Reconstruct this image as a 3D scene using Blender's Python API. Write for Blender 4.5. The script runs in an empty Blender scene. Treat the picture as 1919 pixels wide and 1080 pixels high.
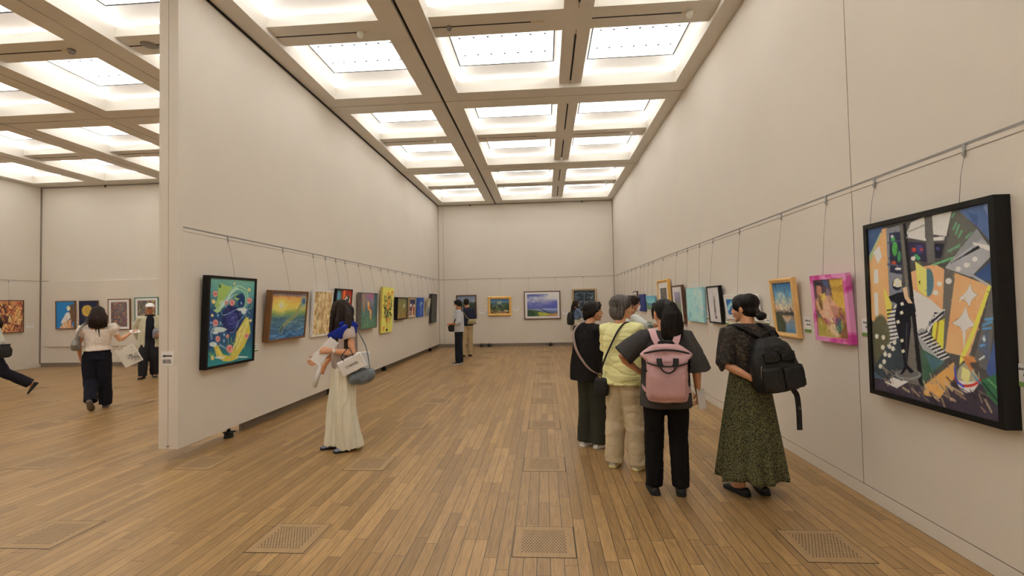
import bpy, bmesh, math, random
import numpy as np
from mathutils import Vector, Matrix, Euler, noise
random.seed(7)
SC = bpy.context.scene
COL = SC.collection
# ------------------------------------------------------------------ camera
cam_d = bpy.data.cameras.new('camera'); cam = bpy.data.objects.new('camera', cam_d); COL.objects.link(cam)
cam_d.sensor_width = 36.0; cam_d.sensor_fit = 'HORIZONTAL'; cam_d.lens = 882.16 / 1919 * 36.0
cam_d.clip_start = 0.05; cam_d.clip_end = 200
def camera_axes(yaw, pitch, roll):
    r = Vector((math.cos(yaw), -math.sin(yaw), 0)); f = Vector((math.sin(yaw), math.cos(yaw), 0)); u = Vector((0, 0, 1))
    f2 = f * math.cos(pitch) + u * math.sin(pitch); u2 = u * math.cos(pitch) - f * math.sin(pitch)
    return r * math.cos(roll) + u2 * math.sin(roll), u2 * math.cos(roll) - r * math.sin(roll), f2
_r, _u, _f = camera_axes(-0.069, 0.0306, -0.02)
m = Matrix.Identity(4)
for i in range(3):
    m[i][0], m[i][1], m[i][2] = _r[i], _u[i], -_f[i]
m.translation = (0, 0, 1.6)
cam.matrix_world = m
SC.camera = cam
# ------------------------------------------------------------------ world, exposure, lamp strengths
w = bpy.data.worlds.new('world'); SC.world = w; w.use_nodes = True
w.node_tree.nodes['Background'].inputs[0].default_value = (.5, .45, .4, 1)
w.node_tree.nodes['Background'].inputs[1].default_value = 0.15
SC.view_settings.view_transform = 'Standard'; SC.view_settings.look = 'None'
SC.view_settings.gamma = 1; SC.view_settings.use_curve_mapping = False
SC.view_settings.exposure = 0.0
PANEL_EMIT = 1.9      # glow added to the white coffer panels, which the cove tubes light
TUBE_EMIT = 43.0
LAMP_COL = (1.0, .995, .985)
SC.cycles.use_denoising = True
SC.cycles.max_bounces = 7; SC.cycles.diffuse_bounces = 5; SC.cycles.glossy_bounces = 2
SC.cycles.caustics_reflective = False; SC.cycles.caustics_refractive = False
# colours are written as seen in the gallery's light; ILL is that light, so that A() returns the colour of the thing itself
ILL = np.array((.60, .52, .435))

def lin(c):
    c = np.asarray(c, float) / 255.0
    return np.where(c <= .04045, c / 12.92, ((c + .055) / 1.055) ** 2.4)
def A(r, g, b):
    v = np.clip(lin((r, g, b)) / ILL, 0.004, .93)
    return (float(v[0]), float(v[1]), float(v[2]), 1)
# ------------------------------------------------------------------ materials
MATS = {}
def nt(name):
    mt = bpy.data.materials.new(name); mt.use_nodes = True
    t = mt.node_tree; b = t.nodes['Principled BSDF']
    return mt, t, b
def mat(name, col, rough=.7, metal=0, var=.12, vscale=8, bump=0, bscale=150, stretch=(1, 1, 1), emit=None, sheen=0, coord='Object', spec=.5):
    if name in MATS: return MATS[name]
    mt, t, b = nt(name)
    N, L = t.nodes.new, t.links.new
    tc = N('ShaderNodeTexCoord'); mp = N('ShaderNodeMapping'); mp.inputs['Scale'].default_value = stretch
    L(tc.outputs[coord], mp.inputs[0])
    nz = N('ShaderNodeTexNoise'); nz.inputs['Scale'].default_value = vscale; nz.inputs['Detail'].default_value = 4
    L(mp.outputs[0], nz.inputs['Vector'])
    rp = N('ShaderNodeValToRGB')
    c0 = tuple(max(0, x * (1 - var)) for x in col[:3]) + (1,); c1 = tuple(min(1, x * (1 + var)) for x in col[:3]) + (1,)
    rp.color_ramp.elements[0].color = c0; rp.color_ramp.elements[0].position = .3
    rp.color_ramp.elements[1].color = c1; rp.color_ramp.elements[1].position = .7
    L(nz.outputs[0], rp.inputs[0]); L(rp.outputs[0], b.inputs['Base Color'])
    b.inputs['Roughness'].default_value = rough; b.inputs['Metallic'].default_value = metal
    b.inputs['Specular IOR Level'].default_value = spec
    if sheen: b.inputs['Sheen Weight'].default_value = sheen
    if bump:
        n2 = N('ShaderNodeTexNoise'); n2.inputs['Scale'].default_value = bscale; n2.inputs['Detail'].default_value = 3
        L(mp.outputs[0], n2.inputs['Vector'])
        bp = N('ShaderNodeBump'); bp.inputs['Strength'].default_value = bump; bp.inputs['Distance'].default_value = .01
        L(n2.outputs[0], bp.inputs['Height']); L(bp.outputs[0], b.inputs['Normal'])
    if emit:
        b.inputs['Emission Color'].default_value = tuple(emit[:3]) + (1,); b.inputs['Emission Strength'].default_value = emit[3]
    MATS[name] = mt
    return mt
def spots(name, base, cols, scale=60, rough=.85, thr=.5, stretch=(1, 1, 1)):
    """fabric with small printed spots"""
    mt, t, b = nt(name); N, L = t.nodes.new, t.links.new
    tc = N('ShaderNodeTexCoord'); mp = N('ShaderNodeMapping'); mp.inputs['Scale'].default_value = stretch; L(tc.outputs['Object'], mp.inputs[0])
    v = N('ShaderNodeTexNoise'); v.inputs['Scale'].default_value = scale; v.inputs['Detail'].default_value = 2; L(mp.outputs[0], v.inputs['Vector'])
    rp = N('ShaderNodeValToRGB'); rp.color_ramp.interpolation = 'CONSTANT'
    rp.color_ramp.elements[0].color = base; rp.color_ramp.elements[0].position = 0
    rp.color_ramp.elements[1].color = cols[0]; rp.color_ramp.elements[1].position = thr
    for k, c in enumerate(cols[1:]):
        e = rp.color_ramp.elements.new(thr + .07 * (k + 1)); e.color = c
    L(v.outputs[0], rp.inputs[0]); L(rp.outputs[0], b.inputs['Base Color']); b.inputs['Roughness'].default_value = rough
    MATS[name] = mt
    return mt
# ------------------------------------------------------------------ objects
def link(name, me, mats, parent=None):
    o = bpy.data.objects.new(name, me); COL.objects.link(o)
    for x in (mats if isinstance(mats, (list, tuple)) else [mats]):
        if x is not None: me.materials.append(x)
    if parent: o.parent = parent
    return o
def bm_obj(name, bm, mats, parent=None, smooth=False):
    bmesh.ops.recalc_face_normals(bm, faces=bm.faces[:])
    me = bpy.data.meshes.new(name); bm.to_mesh(me); bm.free()
    if smooth: me.polygons.foreach_set('use_smooth', [True] * len(me.polygons))
    return link(name, me, mats, parent)
def tag(o, label=None, cat=None, group=None, kind=None):
    if label: o['label'] = label
    if cat: o['category'] = cat
    if group: o['group'] = group
    if kind: o['kind'] = kind
    return o
def empty(name, loc=(0, 0, 0), rot=(0, 0, 0), label=None, cat=None, group=None, parent=None):
    o = bpy.data.objects.new(name, None); COL.objects.link(o); o.location = loc; o.rotation_euler = rot
    o.empty_display_size = .1
    if parent: o.parent = parent
    return tag(o, label, cat, group)
def structure(o):
    o['kind'] = 'structure'; return o
def dup(o, loc, rot=None, label=None, group=None):
    c = o.copy(); COL.objects.link(c); c.location = loc
    if rot is not None: c.rotation_euler = rot
    if label: c['label'] = label
    if group: c['group'] = group
    for ch in list(o.children):
        d = ch.copy(); COL.objects.link(d); d.parent = c
        for g in list(ch.children):
            e = g.copy(); COL.objects.link(e); e.parent = d
    return c
# ------------------------------------------------------------------ bmesh shapes
def box(bm, x0, x1, y0, y1, z0, z1, mi=0, M=None):
    vs = [bm.verts.new((x, y, z)) for z in (z0, z1) for y in (y0, y1) for x in (x0, x1)]
    if M is not None:
        for v in vs: v.co = M @ v.co
    for q in ((0, 2, 3, 1), (4, 5, 7, 6), (0, 1, 5, 4), (2, 6, 7, 3), (0, 4, 6, 2), (1, 3, 7, 5)):
        f = bm.faces.new([vs[i] for i in q]); f.material_index = mi
    return vs
def bbox(bm, x0, x1, y0, y1, z0, z1, bev=.004, seg=2, mi=0, M=None):
    b2 = bmesh.new(); box(b2, x0, x1, y0, y1, z0, z1, mi)
    bmesh.ops.bevel(b2, geom=b2.edges[:], offset=bev, segments=seg, affect='EDGES', profile=.5)
    merge(bm, b2, M, mi)
def merge(bm, b2, M=None, mi=None):
    mp = {v: bm.verts.new(M @ v.co if M is not None else v.co) for v in b2.verts}
    for f in b2.faces:
        try:
            g = bm.faces.new([mp[v] for v in f.verts]); g.smooth = f.smooth; g.material_index = f.material_index if mi is None else mi
        except ValueError: pass
    b2.free()
def loft(bm, rings, cap=True, mi=0, smooth=True):
    R = [[bm.verts.new(p) for p in r] for r in rings]
    n = len(R[0])
    for a, b in zip(R, R[1:]):
        for i in range(n):
            f = bm.faces.new((a[i], a[(i + 1) % n], b[(i + 1) % n], b[i])); f.material_index = mi; f.smooth = smooth
    if cap:
        for r, rev in ((R[0], True), (R[-1], False)):
            f = bm.faces.new(list(reversed(r)) if rev else r); f.material_index = mi; f.smooth = smooth
    return R
def ring(c, ax, ay, rx, ry, n=20, pw=2.0):
    c = Vector(c); o = []
    for i in range(n):
        t = 2 * math.pi * i / n; cx, sy = math.cos(t), math.sin(t)
        if pw != 2.0:
            cx = math.copysign(abs(cx) ** (2 / pw), cx); sy = math.copysign(abs(sy) ** (2 / pw), sy)
        o.append(c + ax * (rx * cx) + ay * (ry * sy))
    return o
def frames(pts, side=Vector((1, 0, 0))):
    pts = [Vector(p) for p in pts]; out = []
    for i, p in enumerate(pts):
        d = (pts[min(i + 1, len(pts) - 1)] - pts[max(i - 1, 0)]).normalized()
        s = side - d * side.dot(d)
        if s.length < .05:
            s = Vector((0, 1, 0)) - d * d.y
            if s.length < .05: s = Vector((0, 0, 1)) - d * d.z
        s.normalize(); out.append((p, s, d.cross(s).normalized())); side = s
    return out
def tube(bm, pts, rad, n=14, side=Vector((1, 0, 0)), mi=0, round_ends=True, pw=2.0):
    """rad: number or (rx, ry) per point"""
    rad = list(rad) if isinstance(rad, (list, tuple)) else [rad] * len(pts)
    rad = [(r, r) if not isinstance(r, (list, tuple)) else r for r in rad]
    fr = frames(pts, side); rings = []
    if round_ends:
        p, s, u = fr[0]; d = (Vector(pts[0]) - Vector(pts[1])).normalized(); r = rad[0]; q = min(r)
        for k in (.95, .7):
            c = math.sqrt(1 - k * k); rings.append(ring(p + d * (q * k), s, u, r[0] * c, r[1] * c, n, pw))
    for (p, s, u), r in zip(fr, rad): rings.append(ring(p, s, u, r[0], r[1], n, pw))
    if round_ends:
        p, s, u = fr[-1]; d = (Vector(pts[-1]) - Vector(pts[-2])).normalized(); r = rad[-1]; q = min(r)
        for k in (.7, .95):
            c = math.sqrt(1 - k * k); rings.append(ring(p + d * (q * k), s, u, r[0] * c, r[1] * c, n, pw))
    return loft(bm, rings, mi=mi)
def ell(bm, c, r, M=None, u=16, v=10, mi=0):
    r = (r, r, r) if not isinstance(r, (tuple, list)) else r
    b2 = bmesh.new(); bmesh.ops.create_uvsphere(b2, u_segments=u, v_segments=v, radius=1)
    for q in b2.verts: q.co = Vector((q.co.x * r[0] + c[0], q.co.y * r[1] + c[1], q.co.z * r[2] + c[2]))
    for f in b2.faces: f.smooth = True
    merge(bm, b2, M, mi)
def smooth_curve(pts, n=6):
    pts = [Vector(p) for p in pts]; out = []
    for i in range(len(pts) - 1):
        p0 = pts[max(i - 1, 0)]; p1 = pts[i]; p2 = pts[i + 1]; p3 = pts[min(i + 2, len(pts) - 1)]
        for k in range(n):
            t = k / n
            out.append(.5 * ((2 * p1) + (p2 - p0) * t + (2 * p0 - 5 * p1 + 4 * p2 - p3) * t * t + (3 * p1 - p0 - 3 * p2 + p3) * t ** 3))
    out.append(pts[-1]); return out
def ribbon(bm, pts, width, thick, nrm, mi=0):
    """flat strap along pts; nrm: outward direction (vector or list)"""
    pts = [Vector(p) for p in pts]; rings = []
    for i, p in enumerate(pts):
        d = (pts[min(i + 1, len(pts) - 1)] - pts[max(i - 1, 0)]).normalized()
        n_ = Vector(nrm[i]) if isinstance(nrm, list) else Vector(nrm)
        s = d.cross(n_)
        if s.length < 1e-4: s = Vector((1, 0, 0))
        s.normalize(); u = s.cross(d).normalized()
        rings.append([p + s * (a * width / 2) + u * (b * thick / 2) for a, b in ((-1, -1), (1, -1), (1, 1), (-1, 1))])
    loft(bm, rings, mi=mi, smooth=False)
def remesh_obj(name, bm, voxel, mats, parent=None, smooth=4, disp=None):
    """one continuous skin over everything in bm"""
    bmesh.ops.recalc_face_normals(bm, faces=bm.faces[:])
    me = bpy.data.meshes.new('tmp'); bm.to_mesh(me); bm.free()
    o = bpy.data.objects.new('tmp', me); COL.objects.link(o)
    md = o.modifiers.new('r', 'REMESH'); md.mode = 'VOXEL'; md.voxel_size = voxel
    if smooth:
        ms = o.modifiers.new('s', 'SMOOTH'); ms.iterations = smooth; ms.factor = .5
    dg = bpy.context.evaluated_depsgraph_get()
    m2 = bpy.data.meshes.new_from_object(o.evaluated_get(dg)); m2.name = name
    bpy.data.objects.remove(o); bpy.data.meshes.remove(me)
    if disp:
        n = len(m2.vertices); co = np.empty(n * 3); m2.vertices.foreach_get('co', co); co = co.reshape(-1, 3)
        nr = np.empty(n * 3); m2.vertices.foreach_get('normal', nr); nr = nr.reshape(-1, 3)
        d = np.array([disp(Vector(p)) for p in co]); co += nr * d[:, None]
        m2.vertices.foreach_set('co', co.ravel()); m2.update()
    m2.polygons.foreach_set('use_smooth', [True] * len(m2.polygons))
    m2.materials.clear()
    return link(name, m2, mats, parent)
def text_mesh(body, size, align='CENTER', extrude=.0005):
    cu = bpy.data.curves.new('t', 'FONT'); cu.body = body; cu.size = size; cu.align_x = align; cu.align_y = 'CENTER'; cu.extrude = extrude
    o = bpy.data.objects.new('t', cu); COL.objects.link(o)
    me = bpy.data.meshes.new_from_object(o.evaluated_get(bpy.context.evaluated_depsgraph_get()))
    bpy.data.objects.remove(o); bpy.data.curves.remove(cu)
    return me
ORD = ['first', 'second', 'third', 'fourth', 'fifth', 'sixth', 'seventh', 'eighth', 'ninth', 'tenth', 'eleventh', 'twelfth']
# ================================================================== the room
H = 5.24; XR = 2.51; XP = -3.89; XP2 = -4.104; YB = 17.14; YLB = 12.73; XL = -14.65; YF = -2.6; ZR = 2.478
def wall_mat(name, base):
    mt, t, b = nt(name); N, L = t.nodes.new, t.links.new
    tc = N('ShaderNodeTexCoord')
    n1 = N('ShaderNodeTexNoise'); n1.inputs['Scale'].default_value = .9; n1.inputs['Detail'].default_value = 5
    L(tc.outputs['Object'], n1.inputs['Vector'])
    rp = N('ShaderNodeValToRGB')
    rp.color_ramp.elements[0].color = tuple(x * .965 for x in base) + (1,); rp.color_ramp.elements[0].position = .35
    rp.color_ramp.elements[1].color = tuple(base) + (1,); rp.color_ramp.elements[1].position = .65
    L(n1.outputs[0], rp.inputs[0]); L(rp.outputs[0], b.inputs['Base Color'])
    mp = N('ShaderNodeMapping'); mp.inputs['Scale'].default_value = (1, 1, 9); L(tc.outputs['Object'], mp.inputs[0])
    n2 = N('ShaderNodeTexNoise'); n2.inputs['Scale'].default_value = 35; n2.inputs['Detail'].default_value = 3; L(mp.outputs[0], n2.inputs['Vector'])
    bp = N('ShaderNodeBump'); bp.inputs['Strength'].default_value = .12; bp.inputs['Distance'].default_value = .01
    L(n2.outputs[0], bp.inputs['Height']); L(bp.outputs[0], b.inputs['Normal'])
    b.inputs['Roughness'].default_value = .92; b.inputs['Specular IOR Level'].default_value = .15
    return mt
M_wall = wall_mat('painted wall cloth', (.82, .765, .685))
M_white = mat('ceiling paint', (.76, .72, .65, 1), .85, var=.03, vscale=1.5)
M_refl = mat('white reflector', (.9, .89, .87, 1), .8, var=.01)
M_dark = mat('dark joint', (.012, .012, .012, 1), .8, var=.1)
M_seam = mat('wall joint', (.27, .22, .18, 1), .8, var=.1)
M_alu = mat('grey aluminium', (.30, .29, .27, 1), .45, metal=.6, var=.05)
M_base = mat('recessed baseboard', (.27, .23, .19, 1), .7, var=.06)
# ---- floor boards
def floor_mat():
    mt, t, b = nt('oak floor boards'); N, L = t.nodes.new, t.links.new
    def math_(op, a, b_=None, c=None):
        n = N('ShaderNodeMath'); n.operation = op
        for i, x in enumerate((a, b_, c)):
            if x is None: continue
            if isinstance(x, (int, float)): n.inputs[i].default_value = x
            else: L(x, n.inputs[i])
        return n.outputs[0]
    tc = N('ShaderNodeTexCoord'); sp = N('ShaderNodeSeparateXYZ'); L(tc.outputs['Object'], sp.inputs[0])
    PW, PL = .0833, 1.0
    px = math_('DIVIDE', sp.outputs[0], PW); ix = math_('FLOOR', px); fx = math_('FRACT', px)
    wn = N('ShaderNodeTexWhiteNoise'); wn.noise_dimensions = '1D'; L(ix, wn.inputs['W'])
    py = math_('ADD', math_('DIVIDE', sp.outputs[1], PL), math_('MULTIPLY', wn.outputs[0], 7.31))
    iy = math_('FLOOR', py); fy = math_('FRACT', py)
    cb = N('ShaderNodeCombineXYZ'); L(ix, cb.inputs[0]); L(iy, cb.inputs[1])
    w2 = N('ShaderNodeTexWhiteNoise'); w2.noise_dimensions = '2D'; L(cb.outputs[0], w2.inputs['Vector'])
    rp = N('ShaderNodeValToRGB'); cr = rp.color_ramp
    cols = [(.0, (.285, .172, .068)), (.25, (.335, .205, .083)), (.5, (.37, .227, .092)), (.75, (.40, .247, .102)), (1, (.46, .288, .122))]
    cr.elements[0].color = cols[0][1] + (1,); cr.elements[1].color = cols[-1][1] + (1,)
    for p, c in cols[1:-1]:
        e = cr.elements.new(p); e.color = c + (1,)
    L(w2.outputs[0], rp.inputs[0])
    # grain
    mp = N('ShaderNodeMapping'); mp.inputs['Scale'].default_value = (60, 4, 1); L(tc.outputs['Object'], mp.inputs[0])
    off = N('ShaderNodeVectorMath'); off.operation = 'ADD'; L(mp.outputs[0], off.inputs[0])
    sc = N('ShaderNodeVectorMath'); sc.operation = 'SCALE'; L(w2.outputs['Color'], sc.inputs[0]); sc.inputs['Scale'].default_value = 40; L(sc.outputs[0], off.inputs[1])
    gn = N('ShaderNodeTexNoise'); gn.inputs['Scale'].default_value = 1; gn.inputs['Detail'].default_value = 5; gn.inputs['Distortion'].default_value = 1.2; L(off.outputs[0], gn.inputs['Vector'])
    mx = N('ShaderNodeMix'); mx.data_type = 'RGBA'; mx.blend_type = 'MULTIPLY'; mx.inputs[0].default_value = .75
    g2 = N('ShaderNodeValToRGB'); g2.color_ramp.elements[0].color = (.62, .60, .56, 1); g2.color_ramp.elements[0].position = .32; g2.color_ramp.elements[1].color = (1.12, 1.1, 1.08, 1); g2.color_ramp.elements[1].position = .62
    L(gn.outputs[0], g2.inputs[0]); L(rp.outputs[0], mx.inputs[6]); L(g2.outputs[0], mx.inputs[7])
    # joints
    ex = math_('MINIMUM', fx, math_('SUBTRACT', 1, fx)); ey = math_('MINIMUM', fy, math_('SUBTRACT', 1, fy))
    jx = math_('LESS_THAN', ex, .024); jy = math_('LESS_THAN', ey, .0018)
    j = math_('MAXIMUM', jx, jy)
    m2 = N('ShaderNodeMix'); m2.data_type = 'RGBA'; L(j, m2.inputs[0]); L(mx.outputs[2], m2.inputs[6]); m2.inputs[7].default_value = (.035, .022, .012, 1)
    L(m2.outputs[2], b.inputs['Base Color'])
    rr = N('ShaderNodeMapRange'); L(gn.outputs[0], rr.inputs[0]); rr.inputs[3].default_value = .30; rr.inputs[4].default_value = .44
    L(rr.outputs[0], b.inputs['Roughness']); b.inputs['Specular IOR Level'].default_value = .5
    bp = N('ShaderNodeBump'); bp.inputs['Strength'].default_value = .25; bp.inputs['Distance'].default_value = .002
    hh = math_('SUBTRACT', math_('MULTIPLY', gn.outputs[0], .3), j); L(hh, bp.inputs['Height']); L(bp.outputs[0], b.inputs['Normal'])
    return mt
bm = bmesh.new(); box(bm, XL - .2, XR + .2, YF - .2, YB + .2, -.12, 0)
structure(bm_obj('floor', bm, floor_mat()))
# ---- walls
def wall(name, *b):
    bm = bmesh.new(); box(bm, *b); return structure(bm_obj(name, bm, M_wall))
wall('wall_right', XR, XR + .2, YF - .2, YB + .2, 0, 6.1)
wall('wall_back', XP2, XR, YB, YB + .2, .115, H + .0)
wall('wall_left', XL - .2, XL, YF - .2, YLB + .2, 0, 6.1)
wall('wall_wing', XL, XP2, YLB, YLB + .2, .115, H + .0)
wall('wall_front', XL - .2, XR + .2, YF - .2, YF, 0, 6.1)
wp = wall('wall_partition', XP2, XP, 4.747, YB, .126, H)
# base recesses
def strip(name, mt, *b):
    bm = bmesh.new(); box(bm, *b); return structure(bm_obj(name, bm, mt))
strip('baseboard_back', M_base, XP2, XR, YB + .02, YB + .2, 0, .115)
strip('baseboard_wing', M_base, XL, XP2, YLB + .02, YLB + .2, 0, .115)
strip('baseboard_left', M_wall, XL, XL + .012, YF, YLB, 0, .10)
strip('baseboard_right', M_wall, XR - .006, XR, YF, YB, 0, .098)
strip('trim_1', M_seam, XR - .003, XR, YF, YB, .098, .104)
# partition: end joint, bolt and levelling feet
bm = bmesh.new(); box(bm, -4.0, -3.997, 4.7455, 4.75, .126, H - .01); structure(bm_obj('trim_2', bm, M_seam))
bm = bmesh.new(); bbox(bm, -4.012, -3.984, 4.742, 4.75, .145, .165, .002, 1); bm_obj('bolt', bm, M_alu, wp)
def foot(y):
    bm = bmesh.new(); tube(bm, [(-3.94, y, .0), (-3.94, y, .05)], [.055, .05], 16, round_ends=False)
    tube(bm, [(-3.94, y, .05), (-3.94, y, .135)], .02, 12, round_ends=False)
    box(bm, -3.985, -3.88, y - .05, y + .05, .06, .072)
    bm_obj('levelling_foot', bm, M_dark, wp)
for y in (5.62, 8.4, 11.27, 15.88): foot(y)
strip('base_infill_partition', M_base, -4.03, -3.985, 5.95, YB, 0, .126)  # recessed base; nearer part stands in for shaded floor seen through the gap
def foot_x(x, y, parent):
    bm = bmesh.new(); tube(bm, [(x, y, 0), (x, y, .05)], [.06, .05], 14, round_ends=False); tube(bm, [(x, y, .05), (x, y, .125)], .02, 10, round_ends=False); box(bm, x - .14, x + .14, y - .02, y + .02, .055, .07); bm_obj('levelling_foot', bm, M_dark, parent)
for x in (-2.35, -2.05, .17): foot_x(x, YB - .03, bpy.data.objects['wall_back'])
foot_x(-12.76, YLB - .03, bpy.data.objects['wall_wing'])
# wall joints
n = 3
def joint(*b):
    global n
    bm = bmesh.new(); box(bm, *b); structure(bm_obj('trim_%d' % n, bm, M_seam)); n += 1
joint(XR - .0025, XR + .01, 3.987, 3.990, .104, H)
joint(-3.704, -3.696, YB - .0025, YB + .01, .115, H)
joint(XR - .02, XR + .0, YB - .012, YB + .0, .115, H)
joint(XL, XL + .022, YLB - .03, YLB, .1, H)
joint(XP, XP + .012, YB - .012, YB, .12, H)
# picture rails: a dark slot over a thin pale strip, with its own lower joint
def rail(name, axis, at, s, a0, a1):
    global n
    for nm, mt, z0, z1, th in (('slot', M_alu, ZR, ZR + .016, .004), ('strip', M_wall, ZR - .032, ZR, .0025), ('joint', M_seam, ZR - .036, ZR - .032, .002)):
        bm = bmesh.new(); lo, hi = sorted((at - s * .004, at + s * th))
        if axis == 0: box(bm, lo, hi, a0, a1, z0, z1)
        else: box(bm, a0, a1, lo, hi, z0, z1)
        structure(bm_obj('trim_%d' % n, bm, mt)); n += 1
rail('r', 0, XR, -1, YF, YB); rail('l', 0, XP, 1, 4.82, YB); rail('b', 1, YB, -1, XP, XR); rail('w', 0, XL, 1, YF, YLB)
bm = bmesh.new(); box(bm, XL, XL + .25, YLB - .005, YLB, ZR, ZR + .016); structure(bm_obj('trim_%d' % n, bm, M_alu)); n += 1
# shallow hanging panel on the wing wall
bm = bmesh.new(); bbox(bm, -14.40, -4.2, YLB - .05, YLB + .01, .58, 2.473, .006, 2); structure(bm_obj('trim_%d' % n, bm, M_wall)); n += 1
# shadow gap and white edge along the tops of the two end walls, dark edge along the side walls
for (x0, x1, y) in ((XP, XR, YB), (XL, XP2, YLB)):
    bm = bmesh.new(); box(bm, x0, x1, y - .02, y + .1, H - .05, H - .03); structure(bm_obj('trim_%d' % n, bm, M_white)); n += 1
    bm = bmesh.new(); box(bm, x0, x1, y - .006, y + .1, H - .03, H); structure(bm_obj('trim_%d' % n, bm, M_alu)); n += 1
    for k in (.19, .83):
        xx = x0 + (x1 - x0) * k
        bm = bmesh.new(); box(bm, xx - .02, xx + .02, y - .03, y, H - .06, H + .0); structure(bm_obj('trim_%d' % n, bm, M_dark)); n += 1
bm = bmesh.new(); box(bm, XP - .01, XP + .02, 4.747, YB, H - .025, H - .001); structure(bm_obj('trim_%d' % n, bm, M_dark)); n += 1
# ---- ceiling grid
GX = [(2.578, .31, 1, .008), (.51, .19, 0, 0), (-1.737, .31, 1, .026), (XP + .0, .285, 1, .008), (-6.05, .30, 1, .012), (-8.21, .30, 1, .012), (-10.365, .30, 1, .012), (-12.52, .30, 1, .012), (-14.68, .31, 1, .008)]
GX.sort()
GY = [(-2.5, .235, 0, 0), (-.345, .33, 1, .009), (1.81, .235, 0, 0), (3.97, .33, 1, .013), (6.13, .235, 0, 0), (8.286, .33, 1, .013), (10.44, .235, 0, 0), (12.60, .33, 1, .013), (14.76, .235, 0, 0), (16.916, .33, 1, .009)]
def intervals(G):
    out = []; prev = None
    for g, hw, main, gr in G:
        if prev is not None: out.append((prev, g - hw, 'open'))
        if gr:
            out += [(g - hw, g - gr, 'main'), (g - gr, g + gr, 'groove'), (g + gr, g + hw, 'main')]
        else: out.append((g - hw, g + hw, 'main' if main else 'sec'))
        prev = g + hw
    return out
IX, IY = intervals(GX), intervals(GY)
ZT = 5.45
bm = bmesh.new(); openings = []
for x0, x1, tx in IX:
    for y0, y1, ty in IY:
        if x1 <= XP2 + .02 and y0 > YLB + .25: continue
        x0c, x1c = max(x0, XL), min(x1, XR)
        if x1c <= x0c: continue
        if tx == 'open' and ty == 'open':
            openings.append((x0, x1, y0, y1)); continue
        if 'groove' in (tx, ty) and not (tx == 'groove' and ty == 'sec' and False):
            if ('sec' in (tx, ty) or 'open' in (tx, ty)) and 'main' not in (tx, ty) and not (tx == 'groove' or ty == 'groove'): continue
            box(bm, x0c, x1c, y0, y1, H + .05, ZT, 1)
            continue
        if 'main' in (tx, ty): z = H
        else: z = H + .07
        box(bm, x0c, x1c, y0, y1, z, ZT, 0)
box(bm, XL, XR, 16.916 + .33 - .001, YB, H, ZT, 0) if False else None
box(bm, XL - .2, XR + .2, YF - .2, YB + .2, 6.0, 6.1, 0)
structure(bm_obj('ceiling', bm, [M_white, M_dark]))
# slots of the secondary beams
bm = bmesh.new()
for (g0, h0, mn0, _), (g1, h1, mn1, _) in zip(GY, GY[1:]):
    lo, hi = g0 + h0, g1 - h1
    box(bm, .51 - .013, .51 + .013, lo + .12, hi - .12, H + .066, H + .08, 0)
    box(bm, .51 - .003, .51 + .003, lo, hi, H + .068, H + .08, 0)
structure(bm_obj('trim_%d' % n, bm, M_dark)); n += 1
bm = bmesh.new()
for g, hw, main, gr in GY:
    if main: continue
    for (a, ha, *_), (b_, hb, *_) in zip(GX, GX[1:]):
        if b_ < XP and g > YLB: continue
        lo, hi = max(a + ha, XL), min(b_ - hb, XR)
        box(bm, lo, hi - .42, g - .009, g + .009, H + .066, H + .08, 0)
structure(bm_obj('trim_%d' % n, bm, M_dark)); n += 1
M_tan = mat('tan slot cover', A(176, 150, 112), .7)
bm = bmesh.new()
for g, hw, main, gr in GY:
    if main: continue
    for (a, ha, *_), (b_, hb, *_) in zip(GX, GX[1:]):
        if b_ < XP and g > YLB: continue
        lo, hi = max(a + ha, XL), min(b_ - hb, XR)
        box(bm, hi - .42, hi - .24, g - .014, g + .014, H + .067, H + .08, 0)
structure(bm_obj('trim_%d' % n, bm, M_tan)); n += 1
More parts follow.
